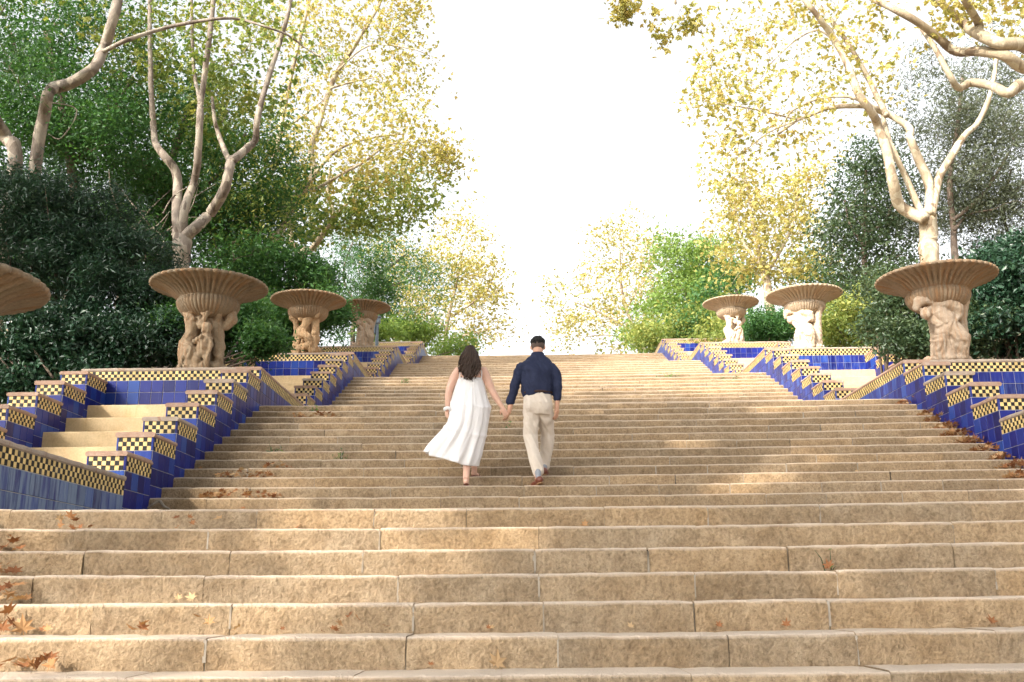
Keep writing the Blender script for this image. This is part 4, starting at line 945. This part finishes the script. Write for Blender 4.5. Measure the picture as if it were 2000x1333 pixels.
def hand(c,wrist,d,nrm,th,L=.175,curl=.5,rs=1.0):
    """palm + four unequal fingers + thumb; d = pointing direction, nrm = palm normal (fingers curl toward it), th = thumb side"""
    d=Vector(d).normalized(); nrm=(Vector(nrm)-d*Vector(nrm).dot(d)).normalized(); s=d.cross(nrm)
    if s.dot(Vector(th))<0: s=-s
    w_=Vector(wrist); pl=L*.52
    Rm=Matrix((s,nrm,d)).transposed()
    c.ell(w_+d*pl*.55,(.040*rs,.016*rs,pl*.58),Rm); c.cap(w_,w_+d*.03,.025*rs,.030*rs)
    for i,(o,l) in enumerate(((.030,.46),(.010,.50),(-.011,.47),(-.030,.37))):
        a=w_+d*pl*.98+s*o*rs; l*=L; p=[a]; dd=d+s*o*2.2
        for q,f in enumerate((.42,.32,.26)):
            ang=curl*(.55+.75*q); dr=(dd*math.cos(ang)+nrm*math.sin(ang)).normalized(); p.append(p[-1]+dr*l*f)
        c.chain(p,[.0095*rs,.009*rs,.0082*rs,.0068*rs])
    a=w_+d*pl*.30+s*.030*rs; p=[a,a+(s*.75+d*.65+nrm*.35).normalized()*L*.2,a+(s*.75+d*.65+nrm*.35).normalized()*L*.2+(s*.2+d*.9+nrm*.5).normalized()*L*.18]
    c.chain(p,[.014*rs,.0115*rs,.008*rs])
def folds(amp,fz=1.0):
    return lambda p: amp*(mnoise.noise(Vector((p.x*9,p.y*9,p.z*5*fz)))+.7*mnoise.noise(Vector((p.x*22+p.z*9,p.y*22,p.z*14*fz+p.x*10))))
# ---- man
y1,z1=tread(11); y2,z2=tread(10)
YB=y1+.30
root=empty('person',Vector(atY(1051,940,y1+.14)),'person in navy shirt and pale chinos climbing, seen from behind, holding hands','person')
root.location.z=z1; inv=-Vector(root.location)
def q(px,py,dy=0): return atY(px,py,YB+dy)
body=Clay()
hc=q(1050.5,676,.12)
body.ell(hc,(.081,.098,.112)); body.ell(hc+Vector((0,.05,-.035)),(.062,.06,.075))
body.ell(hc+Vector((0,.105,-.02)),(.014,.022,.022)); body.ell(hc+Vector((0,.098,-.062)),(.026,.012,.010))       # nose, mouth
for sx in (-1,1):
    body.ell(hc+Vector((sx*.085,0,-.018)),(.013,.022,.034)); body.ell(hc+Vector((sx*.03,.086,.012)),(.014,.010,.009))
body.chain([q(1050.3,686,.07),q(1050,699,.03)],[.062,.062])
body.loft([(q(1050,772),.15,.10),(q(1050,745),.155,.095),(q(1049,718,.02),.150,.085),(q(1049.5,704,.035),.09,.07)])
body.loft([(q(1051,806),.15,.11),(q(1050,785),.155,.11),(q(1050,768),.145,.10)])
LH=q(995,801,.02); RH=q(1087.5,797,-.02)
body.chain([q(1022,721,.0),q(1006,752,-.02),LH],[.042,.037,.029]); body.chain([q(1076,721,.0),q(1089.5,752,-.03),RH],[.042,.037,.029])
hand(body,LH,q(991,815,.02)-q(995,801,.02),(-1,.2,0),(0,1,.2),.165,.65); hand(body,RH,q(1086.5,815,0)-RH,(-.6,.5,0),(-.4,1,0),.165,.55)
FL=Vector(q(1051,933)); FL=Vector((FL.x,y1+.16,z1+.07)); FR=Vector((q(1064,915).x,y2+.15,z2+.06))
body.chain([q(1038,805),q(1036,850,.02),q(1050,915,-.05),FL],[.08,.058,.042,.04]); body.chain([q(1064,805),q(1069,849,.20),q(1063,908,.28),FR],[.08,.058,.042,.04])
body.build('body',M['skin_m'],root,inv,.0068,3)
sh=Clay()
sh.loft([(q(1050,774,-.01),.178,.125),(q(1049.5,768,-.01),.190,.135),(q(1049.5,757,-.01),.196,.14),(q(1049,742,.0),.203,.14),(q(1048.5,726,.01),.212,.135),(q(1048.5,717,.02),.212,.12),(q(1049,709,.03),.190,.105),(q(1049.3,703,.04),.150,.095),(q(1049.7,698,.045),.105,.085),(q(1050,693,.05),.075,.075)])
sh.chain([q(1020,718,.01),q(1013,729,0),q(1006,752,-.02),q(1000.5,772,0),q(998,783,.01)],[.062,.066,.058,.054,.050]); sh.chain([q(1077.5,718,.01),q(1083.5,729,0),q(1089.5,752,-.03),q(1088.3,768,-.03),q(1087.4,776,-.02)],[.062,.066,.058,.054,.050])
for a,b in ((q(996.8,784,.01),q(998.6,777.5,.01)),(q(1087.4,777.5,-.02),q(1088.6,771,-.03))): sh.cap(a,b,.055,.056)
sh.build('shirt',M['navy'],root,inv,.0075,2,folds(.017))
col=Clay(); 
for i in range(16):
    a=i*2*math.pi/16; b_=(i+1)*2*math.pi/16; c0=q(1050,692,.055)
    col.cap(c0+Vector((.066*math.cos(a),.068*math.sin(a),.0)),c0+Vector((.066*math.cos(b_),.068*math.sin(b_),0)),.017,.017)
col.build('collar',M['navy'],root,inv,.007,2)
tr=Clay()
tr.loft([(q(1050.5,767,-.005),.168,.128),(q(1050.5,776,-.01),.176,.138),(q(1050.5,790,-.02),.183,.150),(q(1051,803,-.01),.182,.145),(q(1051.5,812),.165,.125)])
tr.ell(q(1038.5,794,-.07),(.092,.085,.10)); tr.ell(q(1063,794,-.06),(.09,.082,.10))
tr.chain([q(1038,806,-.01),q(1036.5,828,.0),q(1036,850,.02),q(1039.5,876,-.02),q(1045,897,-.05),q(1051,920,-.06)],[.108,.098,.084,.080,.074,.072])
tr.chain([q(1064,806,.02),q(1067,828,.12),q(1069.5,849,.2),q(1068,872,.24),q(1065.5,893,.27),q(1063.5,910,.28)],[.106,.097,.086,.078,.070,.068])
tr.build('trousers',M['chino'],root,inv,.0075,2,folds(.017,.7))
bl=Clay()
for i in range(24):
    a=i*2*math.pi/24; b_=(i+1)*2*math.pi/24; c0=q(1050.3,768.5,-.005)
    bl.cap(c0+Vector((.172*math.cos(a),.133*math.sin(a),0)),c0+Vector((.172*math.cos(b_),.133*math.sin(b_),0)),.016,.016)
bl.build('belt',M['belt'],root,inv,.008,1)
hr=Clay(); hr.ell(hc+Vector((0,.012,.052)),(.093,.105,.075)); hr.ell(hc+Vector((0,.05,.075)),(.078,.06,.055)); hr.ell(hc+Vector((0,-.062,.048)),(.072,.044,.052)); hr.ell(hc+Vector((0,-.068,.018)),(.055,.032,.045))
hr.build('hair',M['hair_b'],root,inv,.006,2,lambda p:.013*mnoise.noise(p*55)+.006*mnoise.noise(p*110))
fd=Clay(); fd.ell(hc+Vector((0,-.010,.0)),(.0855,.0955,.085)); fd.build('faded_sides',M['fade'],root,inv,.006,1)
def shoe(foot,yaw,pitch,L,mat,upper,sole):
    R3=Matrix.Rotation(yaw,3,'Z')@Matrix.Rotation(pitch,3,'X')
    f=Vector(foot); c=Clay()
    c.ell(f+R3@Vector((0,-.02,.0)),(.046,.072,.050),R3); c.ell(f+R3@Vector((0,.09,-.010)),(.049,.09,.036),R3); c.ell(f+R3@Vector((0,.02,-.015)),(.038,.10,.03),R3)
    c.build(upper,M[mat],root,inv,.006,2)
    so=Clay(); so.ell(f+R3@Vector((0,-.03,-.045)),(.040,.058,.014),R3); so.ell(f+R3@Vector((0,.09,-.042)),(.047,.088,.010),R3); so.build('sole',M[sole],root,inv,.006,1)
for a_,b_,r_ in ((q(1050,912,-.055),FL+Vector((0,-.015,.035)),.044),(q(1063.5,908,.28),FR+Vector((0,-.01,.035)),.043)):
    sk=Clay(); sk.cap(a_,b_,r_,.034); sk.build('sock',M['sock'],root,inv,.008,2)
shoe(FL+Vector((0,0,-.005)),.45,-.22,.28,'leather','shoe','sole'); shoe(FR,-.1,0,.28,'leather','shoe','sole')
# ---- woman
YB=y1+.28
root=empty('person',Vector((atY(912,940,y1+.14).x,y1+.14,z1)),'person with long wavy dark hair in a flowing white tiered dress, seen from behind','person'); inv=-Vector(root.location)
body=Clay(); hc=q(918.5,693,.07)
body.ell(hc,(.064,.084,.098)); body.ell(hc+Vector((0,.05,-.035)),(.052,.055,.07)); body.ell(hc+Vector((0,.10,-.02)),(.012,.02,.02)); body.ell(hc+Vector((0,.092,-.058)),(.024,.011,.010))
for sx in (-1,1):
    body.ell(hc+Vector((sx*.028,.082,.012)),(.013,.010,.008))
body.chain([q(919,706,.05),q(920,718,.03)],[.052,.06])
body.loft([(q(918,800),.19,.13),(q(919,785),.18,.125),(q(919,760),.15,.11),(q(919,742),.152,.108),(q(919.5,728,.01),.165,.1),(q(920,720,.02),.10,.08)])
LH=q(874,796,-.02); RH=q(981,796,.0)
body.chain([q(896,726,.0),q(887,740),q(878.5,758,-.02),q(875.5,775,-.02),LH],[.062,.060,.046,.042,.026]); body.chain([q(944,726,.0),q(951,741,0),q(961,763,.0),q(970,779,0),RH],[.060,.056,.045,.040,.026])
hand(body,LH,q(872,815,0)-LH,(.6,.5,0),(.4,1,0),.155,.6,.9); hand(body,RH,q(988,812,0)-RH,(.3,.6,-.4),(0,1,.5),.155,.75,.9)
FL=Vector((q(912,933).x,y1+.13,z1+.05)); FR=Vector((q(925,917).x,y2+.12,z2+.05))
body.chain([q(912,800),q(913,850),q(912,900,-.08),FL+Vector((0,-.03,.06)),FL],[.10,.07,.047,.038,.034]); body.chain([q(925,800),q(926,850,.12),q(924,895,.2),FR+Vector((0,-.02,.06)),FR],[.10,.07,.045,.036,.034])
for f,yw,pt in ((FL,.05,-.35),(FR,-.35,0)):
    R3=Matrix.Rotation(yw,3,'Z')@Matrix.Rotation(pt,3,'X')
    body.ell(f+R3@Vector((0,-.025,-.005)),(.030,.045,.036),R3); body.ell(f+R3@Vector((0,.06,-.018)),(.036,.075,.024),R3)
    for i in range(5): body.cap(f+R3@Vector((-.03+.015*i,.12,-.025)),f+R3@Vector((-.032+.016*i,.15-.008*i,-.027)),.009,.008)
body.build('body',M['skin_w'],root,inv,.0068,3)
for f,yw,pt in ((FL,.05,-.35),(FR,-.35,0)):
    so=Clay(); R3=Matrix.Rotation(yw,3,'Z')@Matrix.Rotation(pt,3,'X'); so.ell(f+R3@Vector((0,-.03,-.047)),(.034,.05,.014),R3); so.ell(f+R3@Vector((0,.07,-.047)),(.041,.085,.009),R3)
    st=[f+R3@Vector((.042*math.cos(a),.075,-.04+.045*math.sin(a))) for a in [i*math.pi/6 for i in range(7)]]; so.chain(st,[.006]*7)
    so.build('sandal',M['leather'],root,inv,.006,1)
# dress: lofted cloth with tiers and folds
HT=[(738,895,942),(755,889.5,945.5),(774,884,951),(789,880.5,955),(800,879,956.5),(812,878.5,955.5),(824,876,953),(838,867,950),(850,857,947.5),(862,846,944.5),(873,836,942),(882,830,940)]
def hem(f): return float(np.interp(f,[0,.12,.35,.55,.8,1],[882,891,896,902,910,911]))
NU,NV=150,64; V=[];Fq=[]
for iv in range(NV+1):
    v=iv/NV
    for iu in range(NU):
        a=2*math.pi*iu/NU; ca,sa=math.cos(a),math.sin(a)     # a: 0 = right side, -pi/2 = towards the camera
        f=.5+.5*ca
        py=738+v*(hem(f)-738)
        yl=738+v*(882-738); lx=float(np.interp(yl,[h[0] for h in HT],[h[1] for h in HT])); rx_=float(np.interp(738+v*(911-738),[738,755,774,789,798,822,856,890,911],[942,946,950.5,955,956.5,953.6,946.5,938.5,931]))
        px=lx+(rx_-lx)*f
        dep=float(np.interp(v,[0,.18,.38,.6,1],[.115,.15,.20,.20,.23]))*(1-.35*max(0,v-.6)*max(0,.5-f)*4)
        tier=.012*sum(math.exp(-((v-t0)/.012)**2) for t0 in (.335,.66))
        fo=v**1.2*(.020*math.sin(a*9+2.2*math.sin(v*3)+a*a*.3)+.008*math.sin(a*17+1.3+v*4)+.004*math.sin(a*29+v*2))+.008*mnoise.noise(Vector((ca*5,sa*5,v*7)))+.0015*math.sin(a*38+v)*(v>.02)
        gather=.004*math.sin(a*46)*(math.exp(-((v-.36)/.03)**2)+math.exp(-((v-.69)/.03)**2))
        p=q(px,py,sa*dep+.02*math.sin(v*4)*0+(-.05*max(0,.4-f)*v))
        nrm=Vector((ca,sa,0)); p=p+nrm*(fo+tier+gather); V.append(p)
for iv in range(NV):
    for iu in range(NU):
        k=(iu+1)%NU; Fq.append((iv*NU+iu,iv*NU+k,(iv+1)*NU+k,(iv+1)*NU+iu))
dr=link('dress',mesh('dress',V,Fq,M['white'],smooth=True),root,inv)
so_=dr.modifiers.new('thickness','SOLIDIFY'); so_.thickness=.004
st=Clay(); st.chain([q(940.5,739,-.10),q(941,729,-.085),q(940,721,-.03)],[.0065]*3); st.chain([q(897,739,-.10),q(898.5,729,-.085),q(901,721,-.03)],[.0065]*3); st.build('straps',M['white'],root,inv,.004,0)
sc_=Clay()
for i in range(14):
    a=i*2*math.pi/14; c0=q(874.6,799,-.02); sc_.ell(c0+Vector((.038*math.cos(a),.036*math.sin(a),.008*math.sin(a*3))),(.019,.019,.022))
sc_.build('scrunchie',M['white'],root,inv,.006,1)
hr=Clay(); hr.ell(hc+Vector((0,-.010,.012)),(.084,.094,.104)); hr.chain([hc+Vector((0,-.05,-.03)),q(918,714,-.07),q(917,726,-.09)],[.075,.085,.075],.55)
rh=random.Random(3)
for i in range(110):
    a=rh.uniform(-1.45,1.45); x0=math.sin(a)*.078; y0=-math.cos(a)*.080
    end_py=rh.uniform(727,747)-16*abs(math.sin(a))**2; ex=917.5+math.sin(a)*17+rh.uniform(-5,5); ph=rh.uniform(0,6.3); w_=rh.uniform(.012,.024); fr=rh.uniform(9,14)
    P=[]; e=q(ex,end_py,-.12-.03*math.cos(a)); z0=rh.uniform(.03,.10)
    for j in range(14):
        t=j/13; b_=hc+Vector((x0*(1-z0*4),y0*(1-z0*2.5),z0)); p=b_.lerp(e,t)+Vector((math.sin(a)*.026*math.sin(t*3.1),-.04*math.sin(t*3.1),0))
        p+=Vector((math.sin(ph+t*fr)*w_*t,math.cos(ph+t*fr)*w_*t*.8,0)); P.append(p)
    hr.chain(P,[.011-.0065*j/13 for j in range(14)])
hr.build('hair',M['hair_w'],root,inv,.0046,0)
# ---------------------------------------------------------------- fallen leaves, weeds, twig, lamp posts
def plane_leaf(sd):
    r=random.Random(sd); pts=[]; tips=[(0,1.0),(50,.92),(100,.78),(150,.42)]; 
    seq=[(180,.10)]
    for a,l in ((-150,.42),(-128,.30),(-100,.80),(-74,.42),(-50,.95),(-24,.45),(0,1.05),(24,.45),(50,.95),(74,.42),(100,.80),(128,.30),(150,.42)): seq.append((a,l*r.uniform(.88,1.1)))
    cu=r.uniform(.15,.5); cv=r.uniform(-.3,.4)
    def bend(x,y): return cu*(x*x)*.9+cv*y*y*.6+.06*math.sin(5*x+3*y)
    v=[(0,0,0)]; 
    for a,l in seq: x=math.sin(math.radians(a))*l; y=math.cos(math.radians(a))*l; v.append((x,y,bend(x,y)))
    f=[(0,i,i+1) for i in range(1,len(seq))]+[(0,len(seq),1)]
    b=len(v); v+=[(-.02,-.1,0),(.02,-.1,0),(.03,-.75,.08),(0,-.75,.08)]; f.append((b,b+1,b+2,b+3))
    me=mesh('fallen_leaf',v,f,M['dead_leaf']); a=me.attributes.new('rnd','FLOAT','FACE'); a.data.foreach_set('value',np.full(len(f),r.random(),dtype=np.float32)); return me
LV=[plane_leaf(i) for i in range(9)]
def put_leaf(px,py,size,lab,tilt=None):
    h=riser_at(px,py)
    if not h: return
    k,i,p=h; Yt,Zt=top(k); ztr=Zt-(i+1)*R_+sag(p.x,k)
    o=link('fallen_leaf',LV[random.randrange(9)]); size*=.72; o.scale=(size,)*3
    el=random.uniform(.5,1.35) if tilt is None else tilt
    o.rotation_euler=(el,random.uniform(-.4,.4),random.uniform(-.6,.6))
    o.location=(p.x,Yt-i*T-random.uniform(.03,.10),max(p.z,ztr+.03)-.0)
    o.location.z=min(max(ztr+size*.45*math.sin(el),ztr+.03),p.z+.02)
    tag(o,lab,'leaf','single fallen plane leaves')
LEAVES=[(970,1274,.085,'large curled tan leaf lying alone on a wide foremost step'),(62,1197,.095,'broad tan leaf propped upright against a foremost riser'),(115,1264,.085,'folded brown leaf with a dark shadow at the weathered end of a foremost step'),
(108,1208,.05,None),(98,1182,.05,None),(385,1147,.06,None),(360,1150,.045,None),(585,1012,.055,None),(165,1010,.05,None),(115,988,.045,'small reddish leaf just under the weathered parapet'),(55,1045,.07,None),(30,1096,.06,None),(65,1147,.055,None),(20,1145,.05,None),(1610,1080,.06,'brown leaf with a green sprig on a foremost riser'),(1140,1000,.05,'rusty leaf stuck on the topmost foremost riser'),(1530,1208,.05,None),(1228,1195,.04,None),(1928,1190,.06,None),(655,1218,.045,None),(955,1205,.03,None),(960,1207,.035,None),(545,907,.05,None),(394,905,.06,'orange leaf at the foot of the deep blue stepped wall'),(1475,705,.05,None),(1668,915,.05,None),(1690,886,.04,None),(480,973,.06,None),(560,1213,.03,None),(1400,1216,.04,None),(845,1245,.035,None)]
for (x,y,s,l) in LEAVES: put_leaf(x,y,s*(1.15 if l else 1),l or 'dead plane leaf lying by itself on a step',1.25 if l else None)
def litter(label,spots):
    """a drift of dead leaves lying on one tread"""
    V=[];Fq=[];Rn=[]; base=None
    for (xa,xb,py,n,s) in spots:
        for _ in range(n):
            px=random.uniform(xa,xb); h=riser_at(px,py)
            if not h: continue
            k,i,p=h; Yt,Zt=top(k); ztr=Zt-(i+1)*R_+sag(p.x,k)
            u=abs((px-xa)/(xb-xa)-.5)*2; hgt=(1-u*.75)*.11*random.random()**1.2
            c=Vector((p.x,Yt-i*T-random.uniform(.02,.30),ztr+.022+hgt))
            if base is None: base=Vector((c.x,c.y,ztr))
            R3=Matrix.Rotation(random.uniform(0,6.3),3,'Z')@Matrix.Rotation(random.gauss(.5,.5),3,'X')@Matrix.Rotation(random.gauss(0,.4),3,'Y')
            me=LV[random.randrange(9)]; b=len(V); sz=s*random.uniform(.6,1.2)
            q_=[c+R3@(v.co*sz) for v in me.vertices]; low=min(v.z for v in q_)
            if low<ztr+.002: q_=[v+Vector((0,0,ztr+.002-low)) for v in q_]
            q_=[Vector((v.x,min(v.y,Yt-i*T-.012),v.z)) for v in q_]
            V+=q_; r=random.random()
            for pl in me.polygons: Fq.append(tuple(b+x for x in pl.vertices)); Rn.append(r)
    if not V: return
    me=mesh('leaf_litter',[v-base for v in V],Fq,M['dead_leaf']); a=me.attributes.new('rnd','FLOAT','FACE'); a.data.foreach_set('value',np.array(Rn,dtype=np.float32))
    o=link('leaf_litter',me,None,base); tag(o,label,'leaf litter',kind='stuff')
litter('rusty drift of dead leaves heaped along the foot of the streaked blue wall',
 [(1745,1800,787,60,.066),(1785,1830,800,50,.066),(1795,1855,812,50,.066),(1815,1875,824,60,.066),(1828,1900,838,60,.066),(1850,1920,851,55,.066),(1890,1940,866,45,.066),(1925,1985,882,60,.06),(1940,2010,897,70,.06),(1955,2020,918,40,.06),(1550,1600,764,16,.05)])
litter('thin rusty line of dead leaves on a step near the walking couple',[(430,545,921,50,.05),(400,560,963,80,.05),(520,575,907,18,.045)])
litter('small heap of yellowing leaves on a step beside the parapet',[(590,665,804,26,.05),(575,640,806,14,.05)])
litter('scattered brown leaves at the outer ends of the foremost steps',[(-10,50,1045,10,.06),(-10,55,1096,12,.06),(-10,85,1147,16,.06),(-10,60,1205,10,.06),(-5,50,1276,8,.06),(120,190,1010,8,.05),(330,480,1010,5,.05),(280,480,1218,6,.05),(640,760,1218,6,.04),(80,130,1276,7,.06)])
for (px,py,n,s,lab) in [(790,742,40,.05,'green weed tuft at the top of the second flight'),(610,800,22,.05,'weed beside the small heap of yellow leaves'),(535,866,16,.05,'small weed above the thin line of leaves'),(667,880,18,.045,'weed at a cracked joint left of the dress'),(1311,733,60,.06,'wide grassy tuft on a sunlit upper step'),(1409,738,20,.05,'slim weed near the stepped wall with plaster steps'),(1437,735,22,.05,'dark weed below the sunlit stepped wall'),(990,827,16,.04,'tiny weed below the joined hands'),(402,878,18,.06,'weed in the corner where the deep blue wall meets the steps'),(1775,770,26,.06,'weed growing at the parapet foot above the leaf drift'),(1615,1084,6,.02,'green sprig stuck with a brown leaf')]:
    h=riser_at(px,py)
    if not h: continue
    k,i,p=h; Yt,Zt=top(k); zt_=Zt-(i+1)*R_+sag(p.x,k); base=Vector((p.x,Yt-i*T-.05,zt_)); root=empty('weed_tuft',base,lab,'weed')
    c=np.stack([rng.normal(size=n)*(.16 if n>50 else .05),rng.normal(size=n)*.02-.01,np.abs(rng.normal(size=n))*.06+.02],1)
    link('leaves',leaf_mesh('leaves',c,s*1.4,M['green_leaf'],'thin',.1),root)
    V=[];Fq=[]
    for j in range(6):
        e=Vector(c[random.randrange(n)]); v,f=tube([Vector((e.x*.4,0,0)),e*.6,e],[.004,.003,.001],4,False); b=len(V); V+=v; Fq+=[tuple(b+x for x in q_) for q_ in f]
    link('stems',mesh('stems',V,Fq,M['green_leaf']),root)
# fallen stick in the corner by the deep blue wall
h=riser_at(315,972); k,i,p=h; Yt,Zt=top(k); zt_=Zt-(i+1)*R_+sag(p.x,k)
pts=[Vector((p.x-.09,Yt-i*T-.16,zt_+.03)),Vector((p.x-.02,Yt-i*T-.13,zt_+.09)),Vector((p.x+.03,Yt-i*T-.12,zt_+.11)),Vector((p.x+.09,Yt-i*T-.14,zt_+.05)),Vector((p.x+.17,Yt-i*T-.18,zt_+.018))]
v,f=tube(*smooth_path(pts,[.010,.016,.018,.014,.006],5),8,True,.25); o=link('fallen_stick',mesh('fallen_stick',[a-pts[0] for a in v],f,M['plane_bark'],smooth=True),None,pts[0]); tag(o,'crooked brown stick in the corner below the deep blue stepped wall','stick')
M['pole']=m_plain('blue_grey_paint',(.10,.13,.17),(.16,.20,.24),5,.5,.1)
def lamp(px,py0,py1,Y,w_,lab,head):
    a=atY(px,py1,Y); b=atY(px+1,py0,Y); g=gz(a.x,a.y)-.1; k=(a-CAM).dot(FW)/F_PX; r=w_*k/2
    base=Vector((a.x,a.y,g)); root=empty('lamp_post',base,lab,'lamp post'); inv=-base
    H=b.z
    v,f=tube([base,Vector((a.x,a.y,g+.6)),Vector((a.x,a.y,g+.62)),Vector((a.x,a.y,H))],[r*1.7,r*1.5,r,r*.85],10); link('pole',mesh('pole',v,f,M['pole'],smooth=False),root,inv)
    m2=MB(); m2.box(a.x-r*2.2,a.x-r*.9,a.y-r*1.3,a.y+r*1.3,head-.25,head+.1); m2.build('junction_box',M['pole'],root).location=inv
    m3=MB(); m3.box(a.x-r*1.6,a.x+r*1.6,a.y-r*1.6,a.y+r*1.6,H,H+.22); m3.box(a.x-r*2,a.x+r*2,a.y-r*2,a.y+r*2,H+.222,H+.27); m3.build('lantern',M['pole'],root).location=inv
lamp(736,632,668,37,7,'slim blue-grey lamp post beside the greyish urn',atY(736,640,37).z)
lamp(440,440,520,29,8,'tall blue-grey lamp post half hidden in the trees behind the forked plane',atY(440,470,29).z)
